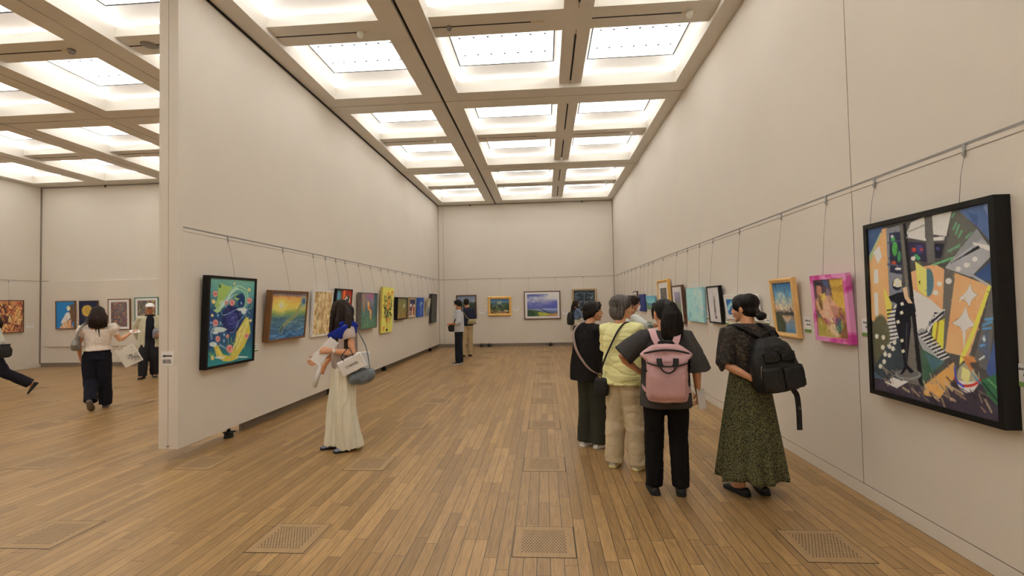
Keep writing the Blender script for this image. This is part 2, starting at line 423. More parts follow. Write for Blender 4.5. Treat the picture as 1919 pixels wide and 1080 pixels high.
# ---- luminous coffers
M_panel = mat('white panel with added glow', (.85, .84, .80, 1), .7, var=.0, emit=LAMP_COL + (PANEL_EMIT,))  # emission added to plain white panels lit by the hidden tubes
M_tube = mat('lamp tube', (.9, .9, .9, 1), .5, var=0, emit=LAMP_COL + (TUBE_EMIT,))
coffer_cache = {}
def coffer(x0, x1, y0, y1, label):
    cx, cy = (x0 + x1) / 2, (y0 + y1) / 2; a, b_ = (x1 - x0) / 2, (y1 - y0) / 2
    key = (round(a, 3), round(b_, 3))
    root = empty('ceiling_light', (cx, cy, ZT), label=label, cat='ceiling light', group='luminous coffers of the ceiling')
    if key in coffer_cache:
        for c in coffer_cache[key].children:
            d = c.copy(); COL.objects.link(d); d.parent = root
        return root
    zp = .15; pa, pb = a - .09, b_ - .22; ra, rb = a + .13, b_ + .13
    bm = bmesh.new()
    lo = [bm.verts.new((sx * ra, sy * rb, .005)) for sx, sy in ((-1, -1), (1, -1), (1, 1), (-1, 1))]
    hi = [bm.verts.new((sx * pa, sy * pb, zp)) for sx, sy in ((-1, -1), (1, -1), (1, 1), (-1, 1))]
    for i in range(4): bm.faces.new((lo[i], lo[(i + 1) % 4], hi[(i + 1) % 4], hi[i]))
    bm_obj('reflector', bm, M_refl, root)
    bm = bmesh.new(); g = .014
    box(bm, -pa + g, pa - g, -pb + g, pb - g, zp - .004, zp + .02, 0)
    box(bm, -pa - .01, pa + .01, -pb - .01, pb + .01, zp + .005, zp + .03, 1)
    for q in (-1, 1):
        box(bm, q * pa - .007, q * pa + .007, -pb, pb, zp - .007, zp, 1); box(bm, -pa, pa, q * pb - .007, q * pb + .007, zp - .007, zp, 1)
    for sy in (-1, 1):
        for k in range(7):
            hx = -pa * .82 + 2 * pa * .82 * k / 6; hy = sy * (pb * .43)
            r = [bm.verts.new((hx + .020 * math.cos(t), hy + .020 * math.sin(t), zp - .0055)) for t in [i * math.pi / 4 for i in range(8)]]
            f = bm.faces.new(r); f.material_index = 1
    bm_obj('coffer_panel', bm, [M_panel, M_dark], root)
    for sx in (-1, 1):
        bm = bmesh.new(); tube(bm, [(sx * (a + .085), -b_ * .9, .02), (sx * (a + .085), b_ * .9, .02)], .009, 6)
        bm_obj('lamp_tube', bm, M_tube, root)
        bm = bmesh.new(); tube(bm, [(-a * .9, sx * (b_ + .085), .02), (a * .9, sx * (b_ + .085), .02)], .009, 6)
        bm_obj('lamp_tube', bm, M_tube, root)
    coffer_cache[key] = root
    return root
xs = sorted({o[:2] for o in openings}); ys = sorted({o[2:] for o in openings})
colname = ['along the far left wall', 'second from the far left wall', 'third from the far left wall', 'fourth from the far left wall', 'just left of the partition', 'just right of the partition', 'in the middle of the main hall', 'along the right wall']
for o in openings:
    i, j = xs.index(o[:2]), ys.index(o[2:])
    top = 8 if i >= 5 else 6
    k = (top - j)
    pos = ('nearest the end wall' if k == 0 else '%s from the end wall' % ORD[k])
    coffer(*o, 'luminous ceiling coffer %s, row %s' % (pos, colname[i]))
# small fittings on the beams
def fitting(x, y, z, label, nm, r, h, mt, cat):
    bm = bmesh.new(); tube(bm, [(0, 0, 0), (0, 0, -h * .5), (0, 0, -h)], [r, r * .95, r * .7], 16, round_ends=False)
    o = bm_obj(nm, bm, mt, smooth=True); o.location = (x, y, z); tag(o, label, cat); return o
M_fit = mat('pale fitting', A(190, 180, 160), .5)
fitting(-2.42, 6.13, H + .07, 'small round white detector on the ceiling beam left of the black groove', 'smoke_detector', .045, .07, M_fit, 'detector')
fitting(-1.2, 6.13, H + .07, 'small metal sprinkler on the beam in the middle of the near ceiling', 'sprinkler', .035, .05, M_alu, 'sprinkler')
fitting(1.95, 6.13, H + .07, 'small round white detector on the ceiling beam by the right wall', 'smoke_detector', .045, .07, M_fit, 'detector')
fitting(-6.62, 6.13, H + .07, 'dark round detector on a beam of the left wing ceiling', 'smoke_detector', .05, .06, M_alu, 'detector')
fitting(-5.45, 6.13, H + .07, 'flat round grey speaker grille on the left wing beam by the partition', 'ceiling_speaker', .11, .012, M_alu, 'speaker')
fitting(-2.4, 10.44, H + .07, 'small detector on the second beam, left of the black groove', 'smoke_detector', .04, .06, M_fit, 'detector')
fitting(1.98, 10.44, H + .07, 'small detector on the second beam, by the right wall', 'smoke_detector', .04, .06, M_fit, 'detector')
fitting(-1.2, 10.44, H + .07, 'small sprinkler on the second beam, right of the black groove', 'sprinkler', .03, .05, M_tan, 'sprinkler')
fitting(.51, 12.1, H + .07, 'small spot head at the end of the middle beam slot', 'sprinkler', .03, .05, M_fit, 'sprinkler')
fitting(1.98, 14.76, H + .07, 'small detector on the far beam by the right wall', 'smoke_detector', .04, .06, M_fit, 'detector')
fitting(-2.4, 14.76, H + .07, 'small detector on the far beam, left of the black groove', 'smoke_detector', .04, .06, M_fit, 'detector')
# ---- floor vents
M_vent = mat('vent plate wood', (.37, .24, .115, 1), .5, var=.12, vscale=6, stretch=(6, 1, 1))
bm = bmesh.new(); box(bm, -.204, .204, -.204, .204, -.004, .0012, 1); bbox(bm, -.2, .2, -.2, .2, -.004, .0022, .001, 1, 0)
plate_bm = bm
b2 = bmesh.new()
for r_ in range(15):
    for c_ in range(15 if r_ % 2 == 0 else 14):
        hx = -.14 + .02 * c_ + (.01 if r_ % 2 else 0); hy = -.14 + .02 * r_
        vs = [b2.verts.new((hx + .0052 * math.cos(t), hy + .0052 * math.sin(t), .0028)) for t in [k * math.pi / 3 for k in range(6)]]
        b2.faces.new(vs)
vent = None
vcols = [(-10.6, 'four rows left of the partition'), (-8.87, 'three rows left of the partition'), (-7.12, 'two rows left of the partition'), (-5.33, 'one row left of the partition'), (-3.57, 'in the row by the partition edge'), (-1.80, 'between partition and room centre'), (-.04, 'down the room centre'), (1.75, 'along the right wall')]
for x, nm in vcols:
    for k in range(10):
        y = 3.2 + 1.5 * k
        if x < -4 and (y > 12.3 or y < 3): continue
        if x == -3.57 and y > 5.5: continue
        lab = 'perforated floor vent plate %s, %s from the viewer' % (nm, ORD[k])
        if vent is None:
            vent = empty('floor_vent', (x, y, 0), label=lab, cat='floor vent', group='floor vents')
            bm_obj('plate', plate_bm, [M_vent, M_dark], vent); bm_obj('holes', b2, M_dark, vent)
        else: dup(vent, (x, y, 0), label=lab)
# ---- direction sign on the partition's end
sg = empty('direction_sign', (-4.005, 4.747, 1.0), label='white route sign with black left arrow on the end of the partition', cat='sign')
bm = bmesh.new(); bbox(bm, -.07, .072, -.004, 0, .0, .155, .0015, 1); bm_obj('card', bm, mat('white card', A(222, 208, 190), .6), sg)
bm = bmesh.new()
pts = [(-.058, .105), (-.025, .122), (-.03, .112), (.052, .112), (.052, .098), (-.03, .098), (-.025, .088)]
lo = [bm.verts.new((x, -.0042, z)) for x, z in pts]; hi = [bm.verts.new((x, -.0055, z)) for x, z in pts]
bm.faces.new(hi)
for i in range(len(pts)): bm.faces.new((lo[i], lo[(i + 1) % 7], hi[(i + 1) % 7], hi[i]))
M_ink = mat('black ink', (.02, .02, .02, 1), .6)
bm_obj('arrow', bm, M_ink, sg)
me = text_mesh('\u9806\u8def', .05); o = link('lettering', me, M_ink, sg); o.rotation_euler = (math.pi / 2, 0, 0); o.location = (-.005, -.005, .043)
# ================================================================== the pictures
class Art:
    """a small painter: colour at every vertex of the canvas grid; u to the right, v downwards, 0..1"""
    def __init__(s, w, h, col=(128, 128, 128), seed=1, quad=None):
        w, h = w * 2, h * 2; s.w, s.h = w, h; s.rg = np.random.RandomState(seed)
        s.v, s.u = np.mgrid[0:1:h * 1j, 0:1:w * 1j]; s.c = np.ones((h, w, 3)) * np.array(col, float); s.asp = 1.0; s.Hm = None
        if quad:                                      # drawing units of the sketch -> canvas units
            Amx, bb = [], []
            for (x, y), (U, V) in zip(quad, ((0, 0), (1, 0), (1, 1), (0, 1))):
                Amx += [[x, y, 1, 0, 0, 0, -U * x, -U * y], [0, 0, 0, x, y, 1, -V * x, -V * y]]; bb += [U, V]
            s.Hm = np.append(np.linalg.solve(np.array(Amx, float), np.array(bb, float)), 1).reshape(3, 3)
    def P(s, pts):
        p = np.array(pts, float).reshape(-1, 2)
        if s.Hm is None: return p
        q = np.c_[p, np.ones(len(p))] @ s.Hm.T
        return q[:, :2] / q[:, 2:]
    def mixm(s, m, col, a=1.0, b=None):
        m = np.clip(m, 0, 1)[..., None] * a
        if b is None: s.c = s.c * (1 - m) + np.array(col, float) * m
        else:
            y0, y1, x0, x1 = b; s.c[y0:y1, x0:x1] = s.c[y0:y1, x0:x1] * (1 - m) + np.array(col, float) * m
    def bb(s, p, mg=0):
        x0, y0 = p.min(0) - mg; x1, y1 = p.max(0) + mg
        return max(int(y0 * s.h) - 2, 0), max(min(int(y1 * s.h) + 3, s.h), 0), max(int(x0 * s.w) - 2, 0), max(min(int(x1 * s.w) + 3, s.w), 0)
    def grad(s, stops):
        xs = [q[0] for q in stops]
        for k in range(3): s.c[..., k] = np.interp(s.v, xs, [q[1][k] for q in stops])
    def poly(s, pts, col, a=1.0):
        p = s.P(pts); n_ = len(p); b = s.bb(p); U, W = s.u[b[0]:b[1], b[2]:b[3]], s.v[b[0]:b[1], b[2]:b[3]]
        if not U.size: return
        ins = np.zeros(U.shape, bool)
        for i in range(n_):
            x0, y0 = p[i]; x1, y1 = p[(i + 1) % n_]
            if y0 == y1: continue
            ins ^= ((y0 > W) != (y1 > W)) & (U < (x1 - x0) * (W - y0) / (y1 - y0) + x0)
        s.mixm(ins.astype(float), col, a, b)
    def ell(s, c, r, col, a=1.0, soft=.15):
        c = np.array(c, float); rx, ry = (r, r) if not isinstance(r, (tuple, list)) else r
        e = s.P([c, c + (rx, 0), c + (0, ry)]); ax, ay = e[1] - e[0], e[2] - e[0]
        det = ax[0] * ay[1] - ax[1] * ay[0]
        if abs(det) < 1e-12: return
        k = 1 + soft; b = s.bb(np.array([e[0] - k * (abs(ax) + abs(ay)), e[0] + k * (abs(ax) + abs(ay))]))
        du, dv = s.u[b[0]:b[1], b[2]:b[3]] - e[0][0], s.v[b[0]:b[1], b[2]:b[3]] - e[0][1]
        if not du.size: return
        a1 = (du * ay[1] - dv * ay[0]) / det; a2 = (ax[0] * dv - ax[1] * du) / det
        s.mixm((1 - np.sqrt(a1 * a1 + a2 * a2)) / soft + .5, col, a, b)
    def line(s, pts, wd, col, a=1.0, curve=True):
        p = [tuple(q) for q in pts]
        if curve and len(p) > 2: p = [(q.x, q.y) for q in smooth_curve([(x, y, 0) for x, y in p], 5)]
        p = s.P(p)
        if s.Hm is not None: wd = wd * abs(np.linalg.det(s.Hm[:2, :2])) ** .5
        b = s.bb(p, wd); U, W = s.u[b[0]:b[1], b[2]:b[3]], s.v[b[0]:b[1], b[2]:b[3]]
        if not U.size: return
        d = np.full(U.shape, 9.0)
        for (x0, y0), (x1, y1) in zip(p, p[1:]):
            dx, dy = x1 - x0, y1 - y0; L = dx * dx + dy * dy + 1e-12
            t = np.clip(((U - x0) * dx + (W - y0) * dy) / L, 0, 1)
            d = np.minimum(d, np.hypot((U - x0 - t * dx), (W - y0 - t * dy) * s.h / s.w))
        s.mixm((wd / 2 - d) * s.w * .7 + .5, col, a, b)
    def brush(s, n_, ln, wd, amt=14, a=.55, ang=(0, 3.14)):
        """small strokes that drag the colours about"""
        for k in range(n_):
            x, y = s.rg.uniform(.01, .99, 2); c = s.c[int(y * (s.h - 1)), int(x * (s.w - 1))] + s.rg.normal(0, amt) + s.rg.normal(0, amt * .35, 3)
            s.strokes(1, ln, wd, [c], (max(x - ln * .4, 0), max(y - ln * .4, 0), min(x + ln * .4, 1), min(y + ln * .4, 1)), ang, a)
    def strokes(s, n_, ln, wd, cols, box_=(0, 0, 1, 1), ang=(0, 3.14), a=.7):
        for k in range(n_):
            x = s.rg.uniform(box_[0], box_[2]); y = s.rg.uniform(box_[1], box_[3]); t = s.rg.uniform(*ang); l = ln * s.rg.uniform(.5, 1.3)
            dx, dy = math.cos(t) * l / 2, math.sin(t) * l / 2; w_ = wd * s.rg.uniform(.5, 1.3)
            x0 = max(int((x - abs(dx) - w_) * s.w) - 2, 0); x1 = min(int((x + abs(dx) + w_) * s.w) + 3, s.w)
            y0 = max(int((y - abs(dy) - w_) * s.h) - 2, 0); y1 = min(int((y + abs(dy) + w_) * s.h) + 3, s.h)
            if x1 <= x0 or y1 <= y0: continue
            U, V = s.u[y0:y1, x0:x1], s.v[y0:y1, x0:x1]; L = dx * dx * 4 + dy * dy * 4 + 1e-12
            q = np.clip(((U - x + dx) * 2 * dx + (V - y + dy) * 2 * dy) / L, 0, 1)
            d = np.hypot(U - x + dx - q * 2 * dx, V - y + dy - q * 2 * dy)
            mm = np.clip((w_ / 2 - d) * s.w * .8 + .5, 0, 1)[..., None] * a
            c = np.array(cols[s.rg.randint(len(cols))], float)
            s.c[y0:y1, x0:x1] = s.c[y0:y1, x0:x1] * (1 - mm) + c * mm
    def cloud(s, sc=4, seed=0):
        o = np.zeros(s.u.shape); rg = np.random.RandomState(seed); amp = 1
        for k in range(4):
            n_ = int(sc * 2 ** k) + 2; g = rg.rand(n_, n_)
            x = s.u * (n_ - 1.001); y = s.v * (n_ - 1.001); i = x.astype(int); j = y.astype(int); fx, fy = x - i, y - j
            fx = fx * fx * (3 - 2 * fx); fy = fy * fy * (3 - 2 * fy)
            o += amp * ((g[j, i] * (1 - fx) + g[j, i + 1] * fx) * (1 - fy) + (g[j + 1, i] * (1 - fx) + g[j + 1, i + 1] * fx) * fy); amp *= .5
        return o / 1.875
    def rough(s, amt=12, sc=14, seed=3): s.c += ((s.cloud(sc, seed) - .5) * 2 * amt)[..., None]
M_cv = {}
def canvas_mat(gloss):
    k = 'glazed canvas' if gloss else 'painted canvas'
    if k not in M_cv:
        mt, t, b = nt(k); at_ = t.nodes.new('ShaderNodeAttribute'); at_.attribute_name = 'paint'
        t.links.new(at_.outputs['Color'], b.inputs['Base Color']); b.inputs['Roughness'].default_value = .35 if gloss else .6
        b.inputs['Specular IOR Level'].default_value = .3
        nz = t.nodes.new('ShaderNodeTexNoise'); nz.inputs['Scale'].default_value = 120; bp = t.nodes.new('ShaderNodeBump'); bp.inputs['Strength'].default_value = .08; bp.inputs['Distance'].default_value = .005
        t.links.new(nz.outputs[0], bp.inputs['Height']); t.links.new(bp.outputs[0], b.inputs['Normal'])
        M_cv[k] = mt
    return M_cv[k]
def canvas_obj(art, x0, x1, z0, z1, y, parent, gloss=False, name='canvas'):
    w_, h_ = art.w // 2, art.h // 2
    pc = art.c.reshape(h_, 2, w_, 2, 3).mean((1, 3)); gv, gu = np.mgrid[0:1:h_ * 1j, 0:1:w_ * 1j]
    X = x0 + (x1 - x0) * gu; Z = z1 - (z1 - z0) * gv
    co = np.stack([X, np.full_like(X, y), Z], -1).reshape(-1, 3)
    idx = np.arange(w_ * h_).reshape(h_, w_)
    f = np.stack([idx[:-1, :-1], idx[1:, :-1], idx[1:, 1:], idx[:-1, 1:]], -1).reshape(-1, 4)
    # a backing slab so that the canvas has a thickness
    B = np.array([(x0, y, z0), (x1, y, z0), (x1, y, z1), (x0, y, z1), (x0, y + .012, z0), (x1, y + .012, z0), (x1, y + .012, z1), (x0, y + .012, z1)])
    nb = len(co); co = np.r_[co, B]
    f = np.r_[f, nb + np.array([(4, 7, 6, 5), (0, 4, 5, 1), (1, 5, 6, 2), (2, 6, 7, 3), (3, 7, 4, 0)])]
    me = bpy.data.meshes.new(name); me.vertices.add(len(co)); me.vertices.foreach_set('co', co.ravel())
    me.loops.add(f.size); me.loops.foreach_set('vertex_index', f.ravel()); me.polygons.add(len(f))
    me.polygons.foreach_set('loop_start', np.arange(0, f.size, 4)); me.update(calc_edges=True)
    c = np.clip(lin(np.clip(pc, 0, 255)) / ILL, .003, .93).reshape(-1, 3); c = np.r_[c, np.tile(c.mean(0), (8, 1))]
    at_ = me.color_attributes.new('paint', 'FLOAT_COLOR', 'POINT'); at_.data.foreach_set('color', np.c_[c, np.ones(len(c))].ravel().astype(np.float32))
    return link(name, me, canvas_mat(gloss), parent)
def frame_mesh(w_, h_, d, fw, prof, side_fw=None):
    """four mitred rails; prof: list of (inward 0..1, forward 0..1)"""
    bm = bmesh.new(); rings = []
    for a, f_ in [(0, 0)] + prof + [(1, .35)]:
        i = a * fw; y = -d * f_
        rings.append([bm.verts.new((x, y, z)) for x, z in ((-w_ / 2 + i, i), (w_ / 2 - i, i), (w_ / 2 - i, h_ - i), (-w_ / 2 + i, h_ - i))])
    for a, b_ in zip(rings, rings[1:]):
        for k in range(4): bm.faces.new((a[k], a[(k + 1) % 4], b_[(k + 1) % 4], b_[k]))
    bm.faces.new(rings[0]); bm.faces.new(list(reversed(rings[-1])))
    return bm
FLAT = [(0, 1), (1, 1)]; ROUND = [(0, .8), (.15, .97), (.4, 1), (.75, .85), (1, .8)]; BEVEL = [(0, 1), (.25, 1), (1, .7)]
WALLS = {'R': (0, XR, -math.pi / 2), 'L': (0, XP, math.pi / 2), 'B': (1, YB, 0), 'LB': (1, YLB - .05, 0), 'LW': (0, XL, math.pi / 2)}
M_wire = mat('steel wire', (.26, .245, .225, 1), .4, metal=.7, var=.05)
M_hook = mat('rail hook', A(128, 122, 112), .45, metal=.3, var=.05)
M_redtag = mat('sales sticker', A(190, 120, 105), .7)
def wpos(wall, s_, off):                # a point on a wall: s_ along it, off in front of it
    ax, at_, rot = WALLS[wall]
    if ax == 0: return (at_ + (-off if wall == 'R' else off), s_)
    return (s_, at_ - off)
def picture(wall, c, z0, w_, h_, d, al, art, label, frame, fw=.03, prof=FLAT, matw=0, gloss=False, cat='painting', grp=None, matcol=None):
    ax, at_, rot = WALLS[wall]; x, y = wpos(wall, c, .002)
    root = empty('framed_painting' if frame else 'canvas_painting', (x, y, z0), (al, 0, rot), label, cat, grp)
    if frame:
        bm_obj('frame', frame_mesh(w_, h_, d, fw, prof), frame, root)
        i = fw; yc = -d * max(.35, prof[-1][1] - .12)
        if matw:
            m0 = bmesh.new(); o = [(-w_ / 2 + i, i), (w_ / 2 - i, i), (w_ / 2 - i, h_ - i), (-w_ / 2 + i, h_ - i)]; j = i + matw
            q = [(-w_ / 2 + j, j), (w_ / 2 - j, j), (w_ / 2 - j, h_ - j), (-w_ / 2 + j, h_ - j)]
            for yy in (yc, ):
                O = [m0.verts.new((px, yy, pz)) for px, pz in o]; Q = [m0.verts.new((px, yy, pz)) for px, pz in q]; Q2 = [m0.verts.new((px, yy + .004, pz)) for px, pz in q]
                for k in range(4): m0.faces.new((O[k], O[(k + 1) % 4], Q[(k + 1) % 4], Q[k])); m0.faces.new((Q[k], Q[(k + 1) % 4], Q2[(k + 1) % 4], Q2[k]))
            bm_obj('passepartout', m0, matcol or mat('white mat board', A(214, 200, 180), .8, var=.02), root)
            i = j
        canvas_obj(art, -w_ / 2 + i, w_ / 2 - i, i, h_ - i, yc + .003, root, gloss)
    else:
        bm = bmesh.new(); bbox(bm, -w_ / 2, w_ / 2, -d, 0, 0, h_, .002, 1)
        bm_obj('stretcher', bm, mat('canvas edge ' + label[:12], tuple(float(x) for x in np.clip(lin(art.c.reshape(-1, 3).mean(0)) / ILL * .8, .01, .9)) + (1,), .8), root)
        canvas_obj(art, -w_ / 2 + .002, w_ / 2 - .002, .002, h_ - .002, -d - .001, root, gloss)
    return root
def wire(wall, s_, z_end, off, label):
    ax, at_, rot = WALLS[wall]; x, y = wpos(wall, s_, 0)
    root = empty('hanging_wire', (x, y, ZR), (0, 0, rot), label, 'wire', 'picture hanging wires')
    bm = bmesh.new(); bbox(bm, -.009, .009, -.012, -.002, -.03, .012, .002, 1); tube(bm, [(0, -.008, -.03), (0, -.012, -.05), (0, -.008, -.07)], [.006, .010, .004], 8); bm_obj('rail_hook', bm, M_hook, root)
    bm = bmesh.new(); tube(bm, [(0, -.008, -.06), (0, -.008 - off * .5, (z_end - ZR) * .5), (0, -off, z_end - ZR)], .0015, 6, round_ends=False); bm_obj('cable', bm, M_wire, root)
    return root
M_card = mat('caption card', A(212, 196, 172), .7, var=.03)
M_green = mat('green stripe', A(96, 118, 52), .7, var=.05)
M_grey = mat('grey print', A(95, 85, 75), .7, var=.05)
def caption(wall, s_, z, w_, h_, label, stripe=True, lines=2, stickers=0):
    x, y = wpos(wall, s_, 0); rot = WALLS[wall][2]
    root = empty('caption_card', (x, y, z - h_ / 2), (0, 0, rot), label, 'caption card', 'caption cards beside the pictures')
    bm = bmesh.new(); bbox(bm, -w_ / 2, w_ / 2, -.006, 0, 0, h_, .001, 1); bm_obj('card', bm, M_card, root)
    if stripe:
        bm = bmesh.new(); box(bm, -w_ / 2, w_ / 2, -.0072, -.0045, 0, h_ * .2); bm_obj('stripe', bm, M_green, root)
    rg = random.Random(int(s_ * 100)); bm = bmesh.new()
    for k in range(lines):
        zz = h_ * (.72 - .26 * k); xx = -w_ * .36 + (w_ * .2 if k else 0)
        while xx < w_ * .36:
            l = w_ * rg.uniform(.06, .13); box(bm, xx, xx + l, -.0068, -.0055, zz, zz + h_ * rg.uniform(.08, .13)); xx += l + w_ * .03
    bm_obj('print', bm, M_grey, root)
    for k in range(stickers):
        o = empty('price_sticker', (x, y, z - h_ / 2 - .05 - .045 * k), (0, 0, rot), 'tiny pale sticker %s in the column under the %s' % (ORD[k], label.split('caption card ')[-1].replace('right of', 'card right of')), 'sticker', 'stickers under the caption cards')
        bm = bmesh.new(); bbox(bm, -.014, .014, -.002, 0, -.012, .012, .0006, 1); bm_obj('paper', bm, M_redtag, o)
# ---- frames
F_black = mat('black frame', (.008, .0075, .007, 1), .5, var=.1, spec=.25)
F_brown = mat('dark brown frame', A(72, 42, 26), .45, var=.15, stretch=(1, 1, 12))
F_walnut = mat('walnut frame', A(98, 62, 32), .5, var=.2, vscale=5, stretch=(8, 8, 1))
F_gold = mat('gilt frame', A(196, 148, 76), .38, metal=.35, var=.1)
F_oak = mat('pale wood frame', A(192, 146, 86), .5, var=.1, stretch=(6, 6, 1))
F_cream = mat('champagne frame', A(150, 122, 84), .45, metal=.25, var=.08)
F_white = mat('white frame', A(206, 192, 172), .55, var=.03)
F_grey = mat('grey brown frame', A(92, 80, 68), .55, var=.08)
F_green = mat('green frame', A(52, 96, 74), .5, var=.1)
F_blackgrey = mat('charcoal frame', A(38, 34, 30), .5, var=.1)
F_pink = spots('magenta painted frame', A(200, 124, 152), [A(184, 80, 130), A(170, 48, 114)], scale=5.5, rough=.5, thr=.53)
# ---- pictures on the right wall
a = Art(320, 388, (72, 66, 60), 1, [(56, 165), (568, 62), (615, 1022), (88, 880)])
P_, E_, L_ = a.poly, a.ell, a.line
P_([(55, 160), (130, 150), (62, 310)], (58, 76, 104)); P_([(60, 300), (118, 165), (140, 160), (152, 480), (162, 690), (74, 570)], (204, 150, 98))
P_([(62, 285), (110, 180), (112, 190), (66, 320)], (160, 165, 120)); P_([(80, 270), (105, 240), (117, 290), (98, 318)], (226, 208, 178)); P_([(84, 348), (99, 343), (103, 402), (84, 412)], (226, 208, 178)); P_([(84, 448), (100, 450), (104, 560), (88, 552)], (226, 208, 178))
P_([(134, 165), (195, 150), (205, 480), (152, 520)], (120, 116, 118)); P_([(148, 185), (197, 178), (204, 370), (152, 360)], (34, 36, 52))
for x, y, w_, h_, c in ((164, 215, 9, 18, (60, 130, 60)), (172, 255, 12, 32, (72, 138, 62)), (190, 290, 8, 26, (62, 120, 70)), (168, 320, 10, 12, (150, 60, 40)), (186, 345, 14, 6, (210, 200, 190)), (160, 200, 6, 8, (180, 170, 180))): E_((x, y), (w_, h_), c)
P_([(140, 225), (200, 215), (200, 221), (140, 232)], (66, 70, 90)); P_([(140, 320), (204, 330), (204, 336), (140, 328)], (66, 70, 90))
P_([(122, 420), (160, 500), (165, 690), (150, 640)], (200, 178, 80))
P_([(222, 182), (240, 140), (297, 115), (300, 214), (220, 196)], (196, 186, 170)); P_([(328, 112), (410, 96), (388, 206), (330, 196)], (196, 186, 170)); P_([(220, 195), (300, 212), (382, 206), (378, 224), (300, 224), (220, 206)], (222, 212, 196)); P_([(225, 180), (296, 150), (297, 158), (226, 186)], (150, 138, 122))
P_([(224, 224), (302, 234), (308, 318), (236, 306)], (40, 34, 54)); P_([(338, 234), (380, 240), (366, 302), (342, 300)], (24, 22, 34)); P_([(262, 240), (288, 244), (290, 280), (268, 278)], (60, 52, 92))
for x, y, r, c in ((252, 262, 10, (170, 56, 40)), (262, 290, 9, (60, 130, 74)), (250, 300, 10, (198, 186, 160)), (272, 300, 8, (60, 140, 80)), (285, 262, 7, (150, 50, 50)), (352, 260, 8, (70, 66, 110))): E_((x, y), r, c)
P_([(296, 116), (328, 110), (342, 322), (310, 322)], (92, 86, 78)); P_([(410, 94), (446, 92), (522, 190), (470, 240), (372, 332), (396, 206)], (88, 84, 72))
for q in ([(418, 175), (428, 150)], [(428, 196), (440, 160)], [(440, 210), (452, 185)], [(398, 272), (440, 250)], [(470, 215), (490, 195)], [(412, 120), (420, 108)]): L_(q, 8, (96, 140, 98), .9)
P_([(322, 330), (430, 292), (432, 302), (326, 338)], (92, 150, 96)); P_([(440, 94), (568, 60), (582, 250), (522, 176)], (76, 92, 122)); P_([(540, 80), (568, 62), (575, 160)], (104, 116, 140)); P_([(470, 100), (520, 120), (516, 170)], (60, 76, 108))
P_([(584, 310), (592, 418), (498, 386)], (50, 70, 104)); P_([(514, 176), (584, 286), (490, 388), (382, 346)], (152, 147, 142)); P_([(514, 176), (540, 218), (430, 300), (420, 300)], (128, 124, 120)); P_([(498, 235), (572, 254), (566, 276), (500, 246)], (220, 212, 200)); P_([(400, 330), (520, 250), (528, 262)], (18, 18, 24))
for x, y, r in ((438, 352, 11), (472, 335, 11), (506, 310, 11)): E_((x, y), r, (226, 212, 184))
P_([(238, 362), (300, 335), (345, 330), (380, 352), (382, 540), (330, 500), (246, 442)], (202, 148, 102)); P_([(258, 314), (296, 342), (304, 470), (270, 440)], (216, 198, 96)); E_((314, 408), (22, 62), (72, 100, 106)); P_([(286, 340), (306, 350), (308, 470), (290, 440)], (206, 190, 100)); P_([(272, 402), (280, 400), (278, 420)], (60, 60, 40))
for x, y, r, c in ((360, 415, 11, (226, 202, 170)), (344, 454, 11, (226, 202, 170))): E_((x, y), r, c)
P_([(380, 352), (426, 366), (402, 732), (368, 716)], (94, 86, 76)); E_((398, 404), 13, (236, 224, 204))
P_([(426, 368), (572, 430), (482, 740), (384, 716)], (208, 148, 98)); P_([(488, 370), (572, 425), (570, 436), (488, 384)], (150, 146, 142))
def kite(p):
    o = []
    for k in range(4):
        a0, a1 = np.array(p[k]), np.array(p[(k + 1) % 4]); c = np.mean(p, 0)
        for t in (0, .25, .5, .75):
            q = a0 + (a1 - a0) * t; o.append(tuple(q + (c - q) * .28 * math.sin(math.pi * t)))
    return o
for g in (3, 0):
    col = (120, 90, 62) if g else (226, 214, 184)
    for kp in ([(488, 418), (518, 466), (484, 518), (440, 482)], [(470, 514), (512, 602), (460, 638), (412, 590)]):
        c = np.mean(kp, 0); P_(kite([tuple(np.array(q) + (np.array(q) - c) / np.linalg.norm(np.array(q) - c) * g) for q in kp]), col)
P_([(456, 628), (468, 628), (463, 716)], (226, 214, 184)); P_([(560, 425), (574, 430), (505, 640), (440, 800), (446, 740), (488, 640)], (214, 196, 76))
P_([(574, 430), (604, 430), (560, 800), (500, 770)], (94, 88, 82)); P_([(604, 590), (614, 900), (552, 800)], (62, 78, 118)); P_([(520, 700), (560, 600), (566, 760)], (80, 84, 96))
for q in ([(538, 600), (575, 585)], [(540, 615), (570, 612)], [(530, 690), (545, 685)], [(550, 575), (580, 570)]): L_(q, 7, (84, 130, 160))
L_([(525, 750), (545, 735)], 5, (190, 190, 190)); E_((545, 660), (6, 12), (180, 180, 186))
P_([(250, 440), (330, 490), (384, 545), (330, 600), (300, 660), (262, 620)], (214, 208, 196)); P_([(270, 450), (330, 500), (350, 540), (280, 600)], (230, 224, 214))
P_([(172, 505), (205, 495), (205, 650), (150, 678), (138, 585)], (206, 200, 192))
for k in range(9):
    y = 520 + k * 17; L_([(140 + k, y + 10), (200, y)], 5, (40, 38, 44))
for k in range(8):
    L_([(384 - k * 9, 540 + k * 6), (340 - k * 6, 545 + k * 14)], 6, (34, 34, 44)); L_([(380 - k * 9, 530 + k * 6), (350 - k * 6, 540 + k * 14)], 4, (236, 230, 220))
P_([(334, 590), (382, 568), (376, 712), (324, 692)], (212, 190, 66)); P_([(352, 582), (360, 578), (346, 700), (338, 698)], (150, 110, 50)); L_([(290, 640), (310, 690), (360, 730)], 44, (150, 144, 136))
